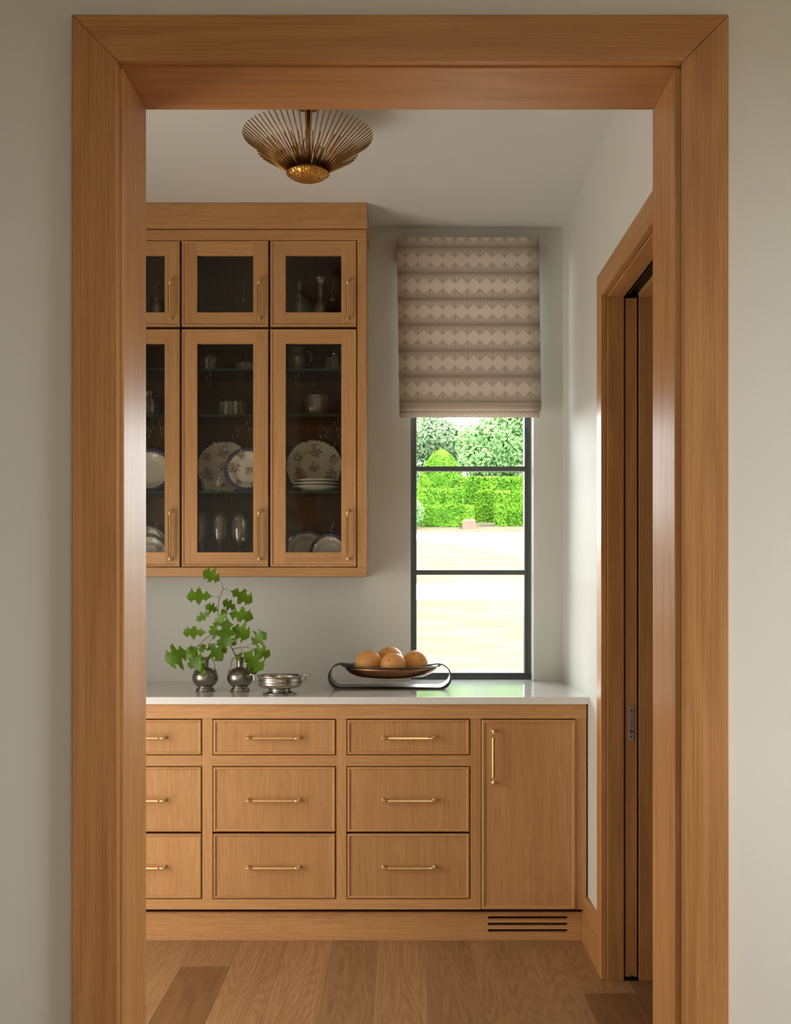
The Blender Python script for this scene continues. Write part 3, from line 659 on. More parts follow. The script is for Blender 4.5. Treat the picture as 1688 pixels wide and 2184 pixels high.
# ------------------------------------------------------------------ roman shade
def fabric():
    n = N('printed_linen'); uv = n.sep(n.coord('UV')); u, v = uv[0], uv[1]
    PX, PY, HS, H = .0523, .1092, .0157, .0262
    a = n.m('MULTIPLY', n.m('ABSOLUTE', n.m('SUBTRACT', n.m('FRACT', n.m('ADD', n.m('DIVIDE', u, PX), .0)), .5)), 2)      # 0 mid motif .. 1 between
    vb = n.m('SUBTRACT', n.m('FRACT', n.m('ADD', n.m('DIVIDE', v, PY), .5)), .5)
    vd = n.m('MULTIPLY', n.m('ABSOLUTE', vb), PY)
    d = n.m('SUBTRACT', vd, HS)                                      # >0 outside the stripe
    up = n.m('GREATER_THAN', d, 0)
    tri = n.m('SUBTRACT', n.m('MULTIPLY', n.m('SUBTRACT', 1.0, a), H), d)   # >0 inside the triangle
    def band(x, c, w): return n.m('LESS_THAN', n.m('ABSOLUTE', n.m('SUBTRACT', x, c)), w)
    border = band(tri, .0018, .0011)
    inner = n.m('MULTIPLY', band(tri, .0080, .0010), n.m('GREATER_THAN', d, .0))
    core = n.m('MULTIPLY', n.m('GREATER_THAN', tri, .0125), n.m('GREATER_THAN', n.m('SINE', n.m('MULTIPLY', n.m('ADD', d, n.m('MULTIPLY', a, .006)), 1700)), .25))
    axis = n.m('MULTIPLY', n.m('LESS_THAN', a, .06), n.m('GREATER_THAN', tri, .0))
    spur = n.m('MULTIPLY', n.m('MULTIPLY', n.m('GREATER_THAN', tri, .002), n.m('LESS_THAN', tri, .009)), n.m('GREATER_THAN', n.m('SINE', n.m('MULTIPLY', d, 900)), .72))
    dots = n.m('MULTIPLY', n.m('MULTIPLY', n.m('GREATER_THAN', tri, -.0048), n.m('LESS_THAN', tri, .001)), n.m('GREATER_THAN', n.m('SINE', n.m('ADD', n.m('MULTIPLY', d, 900), 1.2)), .30))
    mot = n.m('MAXIMUM', n.m('MAXIMUM', n.m('MAXIMUM', border, inner), n.m('MAXIMUM', core, axis)), n.m('MAXIMUM', dots, spur))
    mot = n.m('MULTIPLY', mot, up)
    lines = n.m('ADD', .50, n.m('MULTIPLY', n.m('SINE', n.m('MULTIPLY', vd, 2400)), .25))
    mid = n.m('LESS_THAN', vd, .0056)
    strp = n.m('MAXIMUM', lines, n.m('MULTIPLY', mid, .76))
    strp = n.m('ADD', strp, n.m('MULTIPLY', n.m('SUBTRACT', n.noise(n.comb(n.m('MULTIPLY', u, 700), n.m('MULTIPLY', v, 2200), 0), 1, 1), .5), .45), clamp=True)
    f = n.m('ADD', n.m('MULTIPLY', n.m('SUBTRACT', 1.0, up), strp), n.m('MULTIPLY', mot, .80), clamp=True)
    wv = n.noise(n.comb(n.m('MULTIPLY', u, 900), n.m('MULTIPLY', v, 900), 0), 1, 2)
    c = n.mix(f, n.mix(wv, (.83, .755, .675), (.91, .835, .755)), (.42, .335, .26))
    n.p(Base_Color=c, Roughness=.9, Specular_IOR_Level=.1, Transmission_Weight=0.0)
    n.bump(wv, .2, .0004)
    tl = n.node('ShaderNodeBsdfTranslucent'); n.set(tl.inputs[0], c)
    mx = n.node('ShaderNodeMixShader'); mx.inputs[0].default_value = .42
    n.t.links.new(n.b.outputs[0], mx.inputs[1]); n.t.links.new(tl.outputs[0], mx.inputs[2]); n.t.links.new(mx.outputs[0], n.out.inputs[0])
    return n.mat
LINEN = fabric()
YS = 4.565
sx0, sx1 = px(846.5, YS), px(1150.5, YS)
sz1, sz0 = pz(505, YS), pz(866, YS)
rs = tag(empty('roman_shade', ((sx0 + sx1) / 2, YS, sz0)), 'beige roman shade with brown lace-like bands hanging over the window', 'blind')
def sheet(name, z1, z0, yfun, xl, xr, v0, parent, nx=10, nz=70, th=.0025):
    """cloth panel: arc length along its profile gives the print coordinate"""
    prof = [(yfun(t), z1 + (z0 - z1) * t) for t in [i / nz for i in range(nz + 1)]]
    arcl = [0.0]
    for p0, p1 in zip(prof, prof[1:]): arcl.append(arcl[-1] + math.hypot(p1[0] - p0[0], p1[1] - p0[1]))
    me = bpy.data.meshes.new(name); vs, fs = [], []
    cx = (xl(0) + xr(0)) / 2
    for i, (y, z) in enumerate(prof):
        t = i / nz
        for j in range(nx + 1):
            x_ = xl(t) + (xr(t) - xl(t)) * j / nx; vs.append((x_, y + .0012 * math.sin(j * 1.7 + i * .21), z))
    k = nx + 1
    for i in range(nz):
        for j in range(nx): fs.append((i * k + j, (i + 1) * k + j, (i + 1) * k + j + 1, i * k + j + 1))
    o0 = Vector((cx, YS, z0))
    me.from_pydata([tuple(Vector(q) - o0) for q in vs], [], fs)
    uvl = me.uv_layers.new(name='UVMap')
    for lp_ in me.loops:
        vi = lp_.vertex_index; uvl.data[lp_.index].uv = (vs[vi][0] - (sx0 + .0105) + .0523 * 20.0, v0 + arcl[vi // k])
    for p_ in me.polygons: p_.use_smooth = True
    me.materials.append(LINEN)
    o = inst(name, me, o0, parent); md = o.modifiers.new('thickness', 'SOLIDIFY'); md.thickness = th; md.offset = 0
    return o
bands0 = .1092 * 10 - (pz(505, YS) - pz(527, YS))     # print offset that puts the first band where the photo has it
def skewl(t): return sx0 + .011 * t
def skewr(t): return sx1 + .007 * t
sheet('shade_panel', sz1, sz0, lambda t: YS - .020 * t ** 3 + .0008 * math.sin(t * math.pi * 7 + .6), skewl, skewr, bands0, rs, nz=110)
li = N('white_lining').p(Base_Color=(.84, .83, .80), Roughness=.9)
tl = li.node('ShaderNodeBsdfTranslucent'); tl.inputs[0].default_value = (.84, .83, .80, 1); mx = li.node('ShaderNodeMixShader'); mx.inputs[0].default_value = .46
li.t.links.new(li.b.outputs[0], mx.inputs[1]); li.t.links.new(tl.outputs[0], mx.inputs[2]); li.t.links.new(mx.outputs[0], li.out.inputs[0]); LINING = li.mat
ln = sheet('lining', sz1 - .03, sz0 + .01, lambda t: YS + .012 - .020 * t ** 3, lambda t: sx0 + .012, lambda t: sx1 - .004, 0, rs, nz=30)
ln.data.materials.clear(); ln.data.materials.append(LINING)
zf = [pz(864, YS), pz(877.5, YS), pz(890.5, YS)]
for k, (a, b, off, ins) in enumerate(((zf[0], zf[1], .010, 0.0), (zf[1] + .004, zf[2], .022, .004))):
    sheet('fold', a, b, (lambda off: lambda t: YS - .022 + off - .010 * math.sin(math.pi * min(1, t * 1.05)))(off), lambda t: sx0 + .0115, (lambda ins: lambda t: sx1 + .006 - ins)(ins), .1092 * 12 + .092 if k == 0 else .1092 * 12 - .008, rs, nz=12, th=.005)
for xx in (sx0 + .0015, sx1 - .0015):
    obj('side_return', Sh().box(xx - .0015, xx + .0015, YS + .002, YB - .001, sz1 - .09, sz1), LINEN, rs)
obj('mounting_board', Sh().box(sx0 + .003, sx1 - .003, YS + .004, YB - .001, sz1 - .022, sz1 - .001), plain('white_board', (.7, .68, .63), .6), rs)
# ------------------------------------------------------------------ ceiling light
LX, LY = px(657, 3.43), 3.43
cl = tag(empty('ceiling_light', (LX, LY, 2.62)), 'flared brass rod ceiling light with a hammered gold bowl', 'ceiling light')
hg = N('hammered_gold'); c_ = hg.coord(); hg.p(Base_Color=hg.mix(hg.noise(c_, 60, 3), (.50, .23, .045), (.82, .45, .11)), Metallic=1.0, Roughness=.36); hg.bump(hg.vor(c_, 120), .9, .003)
RODM = plain('antique_brass_rod', (.40, .215, .070), .36, 1)
CLZ = 2.627
obj('bowl', Sh().lathe([(.0, -.021), (.02, -.0203), (.04, -.0165), (.057, -.009), (.0685, 0), (.066, .004), (.05, .0), (.0, .0)], 48, (LX, LY, CLZ)), hg.mat, cl)
obj('stem', Sh().lathe([(.0085, 0), (.0085, ZC - CLZ - .02)], 20, (LX, LY, CLZ)), RODM, cl)
obj('canopy', Sh().lathe([(0, ZC - .013), (.034, ZC - .013), (.043, ZC - .009), (.046, ZC - .001), (0, ZC - .001)], 40, (LX, LY, 0)), RODM, cl)
obj('hub', Sh().lathe([(.060, CLZ + .001), (.058, CLZ + .012), (.045, CLZ + .020), (.0, CLZ + .024)], 40, (LX, LY, 0)), RODM, cl)
rod_tiers = [(66, .050, .012, .206, .123, 0), (44, .055, .008, .160, .072, .3), (44, .055, .012, .112, .046, .65)]
for cnt, r0, z0_, r1, z1_, ph in rod_tiers:
    L = math.hypot(r1 - r0, z1_ - z0_)
    me = mesh('rod', Sh().tube([(0, 0, 0), (0, 0, L)], .0021, 6), RODM)
    for k in range(cnt):
        a = 2 * math.pi * (k + ph) / cnt
        dv = Vector(((r1 - r0) * math.cos(a), (r1 - r0) * math.sin(a), z1_ - z0_))
        o = inst('rod', me, (LX + r0 * math.cos(a), LY + r0 * math.sin(a), CLZ + z0_), cl, dv.to_track_quat('Z', 'Y').to_euler())
BULB = thin_glass('bulb_glass', (.96, .95, .92), .02, 1.5, haze=.05, edge=.3)
for k in range(3):
    a = k * 2.094 + .5; bxp = Vector((LX + .034 * math.cos(a), LY + .034 * math.sin(a), CLZ + .022))
    o = obj('bulb_holder', Sh().lathe([(.011, 0), (.011, .028), (0, .028)], 16, bxp), RODM, cl)
    obj('bulb', Sh().lathe([(.006, .028), (.013, .046), (.0145, .056), (.010, .072), (.003, .086), (0, .09)], 16, bxp), BULB, o)
# ------------------------------------------------------------------ vases, bowl, fruit stand on the counter
CZ = .9155
def vase(u, d, label, turn):
    c = Vector((px(u, d), d, CZ))
    root = tag(empty('vase', c), label, 'vase', 'pewter vases')
    prof = [(0, 0), (.0375, 0), (.0385, .003), (.0365, .0055), (.035, .007), (.0355, .010), (.034, .012)]
    for i in range(1, 15):
        a = -math.pi / 2 * .76 + (math.pi / 2 * .76 + math.pi / 2 * .83) * i / 14
        prof.append((.0502 * math.cos(a) if .0502 * math.cos(a) > .0130 else .0132, .0520 + .0418 * math.sin(a)))
    prof += [(.0130, .0955), (.0128, .105), (.0140, .118), (.0175, .1275), (.0192, .1300), (.0180, .1305), (.0150, .124), (.0115, .112), (.0110, .09), (0, .088)]
    obj('body', Sh().lathe(prof, 48, c), PEWTER, root)
    for q in (-1, 1):
        pts = [(c.x + q * xx, c.y, c.z + z) for xx, z in ((.017, .127), (.022, .1292), (.0275, .1272), (.0290, .122), (.0288, .117), (.0325, .1155), (.0345, .112), (.0352, .100), (.037, .088), (.0405, .079), (.0455, .0735))]
        obj('handle', Sh().strip(pts, .008, .0034), PEWTER, root)
    return root
vase(438, 4.20, 'round pewter vase standing empty under the drooping oak leaves', 0)
vase(512, 4.20, 'round pewter vase holding the oak branch', 0)
c = Vector((px(597, 4.085), 4.085, CZ))
pb_ = tag(empty('pewter_bowl', c), 'footed silver bowl with two scrolled handles beside the vases', 'bowl')
prof = [(0, 0), (.063, 0), (.0645, .003), (.062, .006), (.050, .0085), (.043, .012), (.0405, .017), (.042, .022), (.070, .0262), (.0785, .030), (.0795, .036), (.0808, .037), (.0808, .043), (.0795, .044), (.0802, .046), (.0812, .0475), (.0812, .056), (.0800, .0572),
        (.0815, .064), (.0862, .0695), (.0858, .0712), (.0820, .0700), (.0785, .060), (.076, .035), (.06, .029), (0, .028)]
obj('body', Sh().lathe(prof, 64, c), SILVER, pb_)
for q in (-1, 1):
    pts = [(c.x + q * xx, c.y, c.z + z) for xx, z in ((.080, .046), (.086, .0455), (.0925, .047), (.0955, .053), (.0960, .061), (.0970, .069), (.1010, .0735), (.1065, .0742), (.1110, .0725), (.1120, .0690))]
    obj('handle', Sh().strip(pts, .012, .0062), SILVER, pb_)
# fruit stand
d0 = 4.345; cx = px(834, d0); c = Vector((cx, d0, CZ))
fs = tag(empty('fruit_stand', c), 'oval copper tray on a bent dark steel strip stand', 'fruit stand')
xl_, xr_ = px(702, 4.30), px(962, 4.30)
r1, hz = .043, .096
pts = [(xl_ + .098, d0, CZ + .089), (xl_ + .085, d0, CZ + .0915), (xl_ + .065, d0, CZ + .0945)]
pts += arc(xl_ + .047, CZ + .0487, .0472, 88, 270, 18, d0)
pts += [(xl_ + .15, d0, CZ + .0015), (xr_ - .15, d0, CZ + .0015)]
pts += arc(xr_ - .047, CZ + .0487, .0472, -90, 92, 18, d0)
pts += [(xr_ - .065, d0, CZ + .0945), (xr_ - .085, d0, CZ + .0915), (xr_ - .098, d0, CZ + .089)]
nP = len(pts); wsz = [.11 + .0 * i for i in range(nP)]
for i in range(nP):
    e = min(i, nP - 1 - i); wsz[i] = .060 + (min(e, 16) / 16) ** 1.3 * .145
obj('strip_frame', Sh().strip(pts, .11, .0042, ws=wsz), GUN, fs)
cop = N('speckled_copper'); q = cop.coord(); t_ = cop.noise(q, 140, 3, .7)
cop.p(Base_Color=cop.mix(t_, (.20, .085, .040), (.52, .25, .125)), Metallic=1.0, Roughness=.34); cop.bump(t_, .35, .0008)
EY = .80
prof = [(0, .040), (.09, .0408), (.135, .046), (.165, .058), (.181, .074), (.186, .0835), (.1795, .0845), (.172, .074), (.156, .061), (.13, .051), (.09, .0455), (0, .0445)]
obj('tray', Sh().lathe(prof, 72, c, 1, EY), cop.mat, fs)
obj('tray_rim', Sh().lathe([(.180, .0855), (.1845, .0820), (.197, .0865), (.2005, .0885), (.2005, .0905), (.197, .0905), (.186, .0870), (.180, .0868)][:], 72, c, 1, EY), GUN, fs)
for q in (-1, 1):
    obj('rivet', Sh().lathe([(.0035, 0), (.003, .002), (0, .003)], 10, (c.x + q * .188, c.y - .03, CZ + .0895)), STEEL, fs)
def fruit(name, u, d, z, r, label, sx=1, sz=.93, dim=True, rot=(0, 0, 0), seed=0):
    s = Sh(); prof = []
    n_ = 26
    for i in range(n_ + 1):
        a = -math.pi / 2 + math.pi * i / n_
        rr, zz_ = r * math.cos(a), r * sz * math.sin(a)
        zz_ -= (.010 * r / .05 * math.exp(-(rr / (.26 * r)) ** 2)) * (1 if a > 0 else -.5) if dim else 0
        prof.append((max(rr, 0), zz_))
    rng = random.Random(seed); ph = [rng.uniform(0, 6.28) for _ in range(4)]
    s.lathe(prof, 40, (0, 0, 0), sx, 1, wob=lambda a, i: 1 + .018 * math.sin(2 * a + ph[0]) + .012 * math.sin(3 * a + ph[1] + i * .1))
    o = inst(name, mesh(name, s, FRUIT), (px(u, d), d, z), None, rot); return tag(o, label, 'fruit', 'fruit in the copper tray')
fr_ = N('orange_fruit_skin'); q = fr_.vm('ADD', fr_.coord(), fr_.comb(fr_.m('MULTIPLY', fr_.rand(), 3), 0, fr_.rand()))
t_ = fr_.noise(q, 22, 3)
cc = fr_.mix(t_, (.78, .30, .06), (.88, .48, .17))
sp = fr_.m('MULTIPLY', fr_.m('LESS_THAN', fr_.vor(q, 48), .20), fr_.m('GREATER_THAN', fr_.noise(q, 30, 1), .54))
fr_.p(Base_Color=fr_.mix(sp, cc, (.12, .045, .015)), Roughness=.48, Subsurface_Weight=.12, Subsurface_Radius=(.02, .008, .003), Subsurface_Scale=.5)
fr_.bump(fr_.noise(q, 380, 2), .25, .0008); FRUIT = fr_.mat
TF = CZ + .047
fruit('orange_fruit', 787, 4.335, TF + .053, .0525, 'round orange fruit with dark scars at the tray side away from the window', 1, .95, False, (0.2, .1, 0), 1)
fruit('orange_fruit', 839, 4.275, TF + .0495, .0505, 'round orange fruit with a dimpled top, nearest the edge of the countertop', 1, .95, True, (-.12, 0, 0), 2)
fruit('orange_fruit', 886, 4.335, TF + .053, .0505, 'round orange fruit with a knobbed top resting nearest the window', 1, .98, False, (0, -.25, 0), 3)
fruit('orange_fruit', 832, 4.405, TF + .066, .0515, 'round orange fruit piled highest of the four', 1.02, .92, False, (.1, 0, .7), 4)
# ------------------------------------------------------------------ oak branch
lf = N('oak_leaf_green'); r_ = lf.rand(); o_ = lf.sep(lf.coord())
vein = lf.m('LESS_THAN', lf.m('ABSOLUTE', o_[0]), .0006)
side = lf.m('GREATER_THAN', lf.m('SINE', lf.m('MULTIPLY', lf.m('SUBTRACT', o_[1], lf.m('MULTIPLY', lf.m('ABSOLUTE', o_[0]), .9)), 480)), .965)
base = lf.mix(lf.m('FRACT', lf.m('MULTIPLY', r_, 5.3)), (.065, .185, .006), (.160, .330, .015))
base = lf.mix(lf.noise(lf.coord(), 60, 3), base, (.10, .20, .012), 'MIX') if False else lf.mix(lf.m('MULTIPLY', lf.noise(lf.coord(), 60, 3), .45), base, (.18, .30, .02))
c2 = lf.mix(lf.m('MULTIPLY', lf.m('MAXIMUM', vein, lf.m('MULTIPLY', side, .5)), .5), base, (.20, .33, .06))
lf.p(Base_Color=c2, Roughness=.38, Specular_IOR_Level=.4)
tl = lf.node('ShaderNodeBsdfTranslucent'); lf.set(tl.inputs[0], lf.mix(.5, c2, (.20, .38, .02)))
mx = lf.node('ShaderNodeMixShader'); mx.inputs[0].default_value = .38
lf.t.links.new(lf.b.outputs[0], mx.inputs[1]); lf.t.links.new(tl.outputs[0], mx.inputs[2]); lf.t.links.new(mx.outputs[0], lf.out.inputs[0]); LEAF = lf.mat
TWIG = plain('twig_bark', (.13, .065, .035), .7)
HALF = [(0, 0), (.02, .05), (.08, .12), (.22, .20), (.34, .235), (.33, .275), (.23, .31), (.175, .36), (.195, .40), (.34, .44), (.47, .475), (.54, .53), (.46, .545), (.47, .60), (.38, .615), (.28, .63), (.235, .675),
        (.25, .715), (.34, .755), (.42, .79), (.37, .825), (.27, .835), (.24, .875), (.27, .905), (.17, .915), (.10, .95), (.05, .965), (0, 1)]
def leaf_mesh(L, Wd, curl, seed):
    rng = random.Random(seed); s = Sh()
    jl = [1 + rng.uniform(-.16, .16) for _ in HALF]; jr = [1 + rng.uniform(-.16, .16) for _ in HALF]
    ph, tw = rng.uniform(0, 6), rng.uniform(-.5, .5)
    def P(x_, y_):
        z = curl * L * (y_ - .35) ** 2 * -1.2 + abs(x_) * Wd * (.18 + .10 * math.sin(ph + 5 * y_)) + x_ * Wd * tw * y_ + .03 * L * math.sin(ph + 7 * y_)
        return (x_ * Wd, y_ * L, z)
    n_ = len(HALF); mid = [P(0, y_) for _, y_ in HALF]
    for jj, sg in ((jl, -1), (jr, 1)):
        out = [P(sg * w_ * j_, min(1, max(0, y_ + .01 * sg * (j_ - 1) * 5))) for (w_, y_), j_ in zip(HALF, jj)]
        hf = [P(sg * w_ * j_ * .5, y_) for (w_, y_), j_ in zip(HALF, jj)]
        s.add(mid + hf, [(i, i + 1, n_ + i + 1, n_ + i) for i in range(n_ - 1)], 0, True)
        s.add(hf + out, [(i, i + 1, n_ + i + 1, n_ + i) for i in range(n_ - 1)], 0, True)
    return mesh('leaf', s, LEAF)
DB = 4.20
def cp(x_, y_, d=DB): return Vector((px(330 + x_ / 4.823, d), d, pz(1200 + y_ / 4.823, d)))
br = tag(empty('oak_branch', cp(870, 1000)), 'leafy green oak branch standing in a pewter vase', 'branch')
def twig(pts, r0, r1):
    P = [cp(x_, y_, DB + dd) for x_, y_, dd in pts]
    # smooth the run of points
    Q = []
    for i in range(len(P) - 1):
        a = P[max(i - 1, 0)]; b = P[i]; c_ = P[i + 1]; e = P[min(i + 2, len(P) - 1)]
        for k in range(5):
            t = k / 5; Q.append(.5 * ((2 * b) + (c_ - a) * t + (2 * a - 5 * b + 4 * c_ - e) * t * t + (3 * b - a - 3 * c_ + e) * t ** 3))
    Q.append(P[-1]); n_ = len(Q)
    obj('twig', Sh().tube(Q, [r0 + (r1 - r0) * i / (n_ - 1) for i in range(n_)], 7), TWIG, br)
twig([(880, 1075, 0), (860, 1020, 0), (840, 975, 0), (800, 890, -.005), (765, 830, -.01), (720, 740, -.01), (680, 640, 0), (655, 550, 0), (655, 450, 0), (668, 365, 0), (705, 270, 0)], .0021, .0011)
twig([(705, 270, 0), (692, 220, -.004), (675, 185, -.006)], .001, .0006)
twig([(705, 270, 0), (740, 275, .004), (772, 287, .006)], .001, .0006)
twig([(668, 365, 0), (640, 350, 0), (603, 345, -.004)], .001, .0006)
twig([(802, 888, -.005), (850, 878, -.01), (945, 870, -.02), (1005, 888, -.02)], .0014, .0007)
twig([(945, 870, -.02), (970, 850, -.018), (995, 840, -.015)], .0008, .0005)
twig([(890, 876, -.012), (895, 900, -.02), (905, 925, -.03)], .0008, .0005)
twig([(720, 740, -.01), (690, 706, -.02), (640, 715, -.03), (560, 755, -.045), (500, 805, -.055), (450, 856, -.06), (370, 876, -.06)], .0016, .0009)
twig([(640, 715, -.03), (600, 770, -.035), (560, 830, -.04)], .0009, .0005)
twig([(640, 715, -.03), (590, 722, -.03), (540, 716, -.03)], .0008, .0005)
twig([(655, 550, 0), (700, 530, -.01), (755, 520, -.01)], .0008, .0005)
twig([(450, 856, -.06), (462, 890, -.07), (470, 925, -.075)], .0008, .0005)
twig([(660, 480, 0), (640, 480, .004), (600, 500, .005)], .0008, .0005)
leaves = [(680, 188, 508, 92, 150, -.006), (605, 346, 332, 342, 165, -.004), (770, 285, 1005, 395, 165, .006), (655, 500, 528, 440, 105, .004), (580, 508, 428, 590, 90, .002),
          (840, 480, 708, 400, 120, .01), (750, 518, 1005, 560, 165, -.012), (760, 510, 618, 625, 110, -.03), (655, 610, 575, 735, 100, -.02), (540, 716, 292, 715, 125, -.03),
          (745, 555, 725, 865, 190, -.035), (785, 660, 965, 760, 195, -.025), (790, 770, 825, 855, 80, -.015), (550, 822, 690, 1000, 150, -.042), (640, 790, 730, 930, 100, -.03),
          (350, 905, 122, 1010, 235, -.062), (450, 865, 335, 975, 120, -.07), (440, 895, 365, 1090, 115, -.068), (470, 920, 455, 1112, 85, -.085), (480, 925, 500, 1170, 60, -.09),
          (520, 830, 478, 915, 85, -.05), (993, 845, 1140, 725, 165, -.012), (1003, 888, 1188, 955, 140, -.022), (905, 915, 1110, 1090, 185, -.035), (935, 950, 1045, 1142, 120, -.028),
          (900, 915, 845, 1000, 60, -.03), (730, 560, 700, 480, 70, -.02), (640, 735, 590, 785, 40, -.03), (420, 870, 350, 890, 60, -.06)]
for k, (bx_, by_, tx, ty, wd, dd) in enumerate(leaves):
    b = cp(bx_, by_, DB + dd); t_ = cp(tx, ty, DB + dd - .012 + .02 * ((k * 7) % 5 - 2) / 2)
    L = (t_ - b).length; me = leaf_mesh(L * 1.04, 1.12 * wd / 4.823 / F * DB, .25, k + 11)
    yv = (t_ - b).normalized(); rng = random.Random(k)
    nz_ = Vector((rng.uniform(-.35, .35), -1, rng.uniform(-.1, .55))); xv = yv.cross(nz_).normalized(); zv = xv.cross(yv)
    M_ = Matrix((xv, yv, zv)).transposed()
    inst('leaf', me, b, br, M_.to_euler())
# ------------------------------------------------------------------ garden
def gz(y): return -.1 if y < 17 else -.1 + .156 * (y - 17) if y < 41 else -.1 + .156 * 24 + .03 * (y - 41)
def terrain(name, xf, y0, y1, mt, lift=0, step=.5):
    s = Sh(); ys = []; y = y0
    while y < y1 - 1e-6: ys.append(y); y += step
    ys.append(y1); nx = 24
    v = []
    for yy in ys:
        for i in range(nx + 1):
            a = xf(i / nx, yy); v.append((a, yy, gz(yy) + lift))
    k = nx + 1
    s.add(v, [(j * k + i, j * k + i + 1, (j + 1) * k + i + 1, (j + 1) * k + i) for j in range(len(ys) - 1) for i in range(nx)], 0, True)
    return obj(name, s, mt)
gr = N('dry_lawn'); q = gr.coord(); st = gr.vm('MULTIPLY', q, (.5, 1.6, 1))
gr.p(Base_Color=gr.mix(gr.smooth(gr.noise(st, 1.1, 5, .65), .35, .68), (.0495, .0396, .0253), (.0617, .0539, .0396)), Roughness=.95, Specular_IOR_Level=.05)
LAWN = gr.mat
CONC = plain('pale_concrete', (.2688, .2688, .2624), .9)
struct(terrain('lawn', lambda t, y: -45 + 90 * t, -40, 75, LAWN, 0, 1.0), 'dry straw-coloured lawn rising outside the window', 'lawn')
def slab(name, pts_near, pts_far, label):
    """driveway between two edge curves given as (x, y) rows, lying on the lawn"""
    s = Sh(); n_ = len(pts_near); v = []
    K = 6
    for (xa_, ya_), (xb_, yb_) in zip(pts_near, pts_far):
        for k in range(K + 1):
            xx = xa_ + (xb_ - xa_) * k / K; yy = ya_ + (yb_ - ya_) * k / K; v.append((xx, yy, gz(yy) + .03))
    m_ = K + 1
    s.add(v, [(i * m_ + k, (i + 1) * m_ + k, (i + 1) * m_ + k + 1, i * m_ + k + 1) for i in range(n_ - 1) for k in range(K)])
    v2 = [(a, b, gz(b) - .05) for a, b in pts_near]; v1 = [(a, b, gz(b) + .03) for a, b in pts_near]
    s.add(v1 + v2, [(i, i + 1, n_ + i + 1, n_ + i) for i in range(n_ - 1)])
    return struct(obj(name, s, CONC), label, 'driveway')
xs = [-12 + i * 1.2 for i in range(25)]
slab('driveway', [(x_, 23.8 + .02 * x_) for x_ in xs], [(x_, 26.1) for x_ in xs], 'pale concrete drive crossing the lawn nearer the house')
def near2(x_): return 35.6 - .9 * max(0, x_ - .2) - .16 * max(0, x_ - .2) ** 2 if x_ < 3.2 else 35.6 - 2.7 - 1.44 - 1.8 * (x_ - 3.2)
slab('driveway', [(x_, max(28.2, near2(x_))) for x_ in xs], [(x_, 37.2) for x_ in xs], 'pale curving drive below the hedge')
def foliage(name, dark, lite, var=.5):
    n = N(name); c = n.mix(n.smooth(n.noise(n.coord(), 2.2, 3), .35, .65), dark, lite)
    c = n.mix(n.m('MULTIPLY', n.noise(n.coord(), 14, 2), .5), c, lite)
    n.p(Base_Color=c, Roughness=.75, Specular_IOR_Level=.15)
    tl = n.node('ShaderNodeBsdfTranslucent'); n.set(tl.inputs[0], c); mx = n.node('ShaderNodeMixShader'); mx.inputs[0].default_value = .35
    n.t.links.new(n.b.outputs[0], mx.inputs[1]); n.t.links.new(tl.outputs[0], mx.inputs[2]); n.t.links.new(mx.outputs[0], n.out.inputs[0]); return n.mat
HEDGE = foliage('hedge_leaves', (.0288, .1088, .0038), (.0960, .2112, .0090)); TREEG = foliage('tree_leaves', (.0544, .1472, .0416), (.1600, .2688, .0960)); TREEB = foliage('far_tree_leaves', (.0768, .1408, .0672), (.1664, .2304, .1216))  # tree greens paled so the colour carries the veil of haze
BARK = plain('bark', (.30, .24, .19), .9)
def leafy(s, pt_n, count, size, rng, tight=.25):
    """count little leaf diamonds at (point, normal) samples"""
    for k in range(count):
        p_, nn = pt_n(rng)
        nn = (nn + Vector((rng.uniform(-1, 1), rng.uniform(-1, 1), rng.uniform(-.6, 1))) * .8).normalized()
        a = nn.orthogonal().normalized(); a = (Matrix.Rotation(rng.uniform(0, 6.28), 3, nn) @ a); b = nn.cross(a); z = size * rng.uniform(.6, 1.3)
        s.add([p_ - a * z, p_ - b * z * .55, p_ + a * z, p_ + b * z * .55], [(0, 1, 2, 3)])
    return s
def box_pts(x0, x1, y0, y1, z0, z1):
    dims = [(x1 - x0) * (z1 - z0), (x1 - x0) * (y1 - y0), .5 * (y1 - y0) * (z1 - z0), .5 * (y1 - y0) * (z1 - z0)]
    def f(r):
        k = r.choices(range(4), dims)[0]; u, v = r.random(), r.random(); j = r.uniform(-.08, .05)
        X, Y, Z = x0 + (x1 - x0) * u, y0 + (y1 - y0) * v, z0 + (z1 - z0) * v
        if k == 0: return Vector((X, y0 - j, Z)), Vector((0, -1, .2))
        if k == 1: return Vector((X, Y, z1 + j)), Vector((0, 0, 1))
        if k == 2: return Vector((x0 - j, y0 + (y1 - y0) * u, Z)), Vector((-1, 0, .2))
        return Vector((x1 + j, y0 + (y1 - y0) * u, Z)), Vector((1, 0, .2))
    return f
def ell_pts(c, r, lo=-1.0):
    c = Vector(c)
    def f(g):
        while True:
            n_ = Vector((g.gauss(0, 1), g.gauss(0, 1), g.gauss(0, 1))).normalized()
            if n_.z >= lo: break
        k = 1 + g.uniform(-.14, .06)
        return c + Vector((n_.x * r[0], n_.y * r[1], n_.z * r[2])) * k, n_
    return f
HY = 40.2; HG = gz(39.6)
def hx(u, d=HY): return px(u, d)
def hzz(v, d=HY): return pz(v, d)
def hedge(name, x0, x1, y0, y1, z0, z1, n_, label, size=.075, parent=None, mt=HEDGE, seed=1):
    s = Sh().box(x0 + .05, x1 - .05, y0 + .05, y1 - .05, z0, z1 - .05); leafy(s, box_pts(x0, x1, y0, y1, z0, z1), n_, size, random.Random(seed))
    o = obj(name, s, mt, parent)
    if label: tag(o, label, 'hedge')
    return o
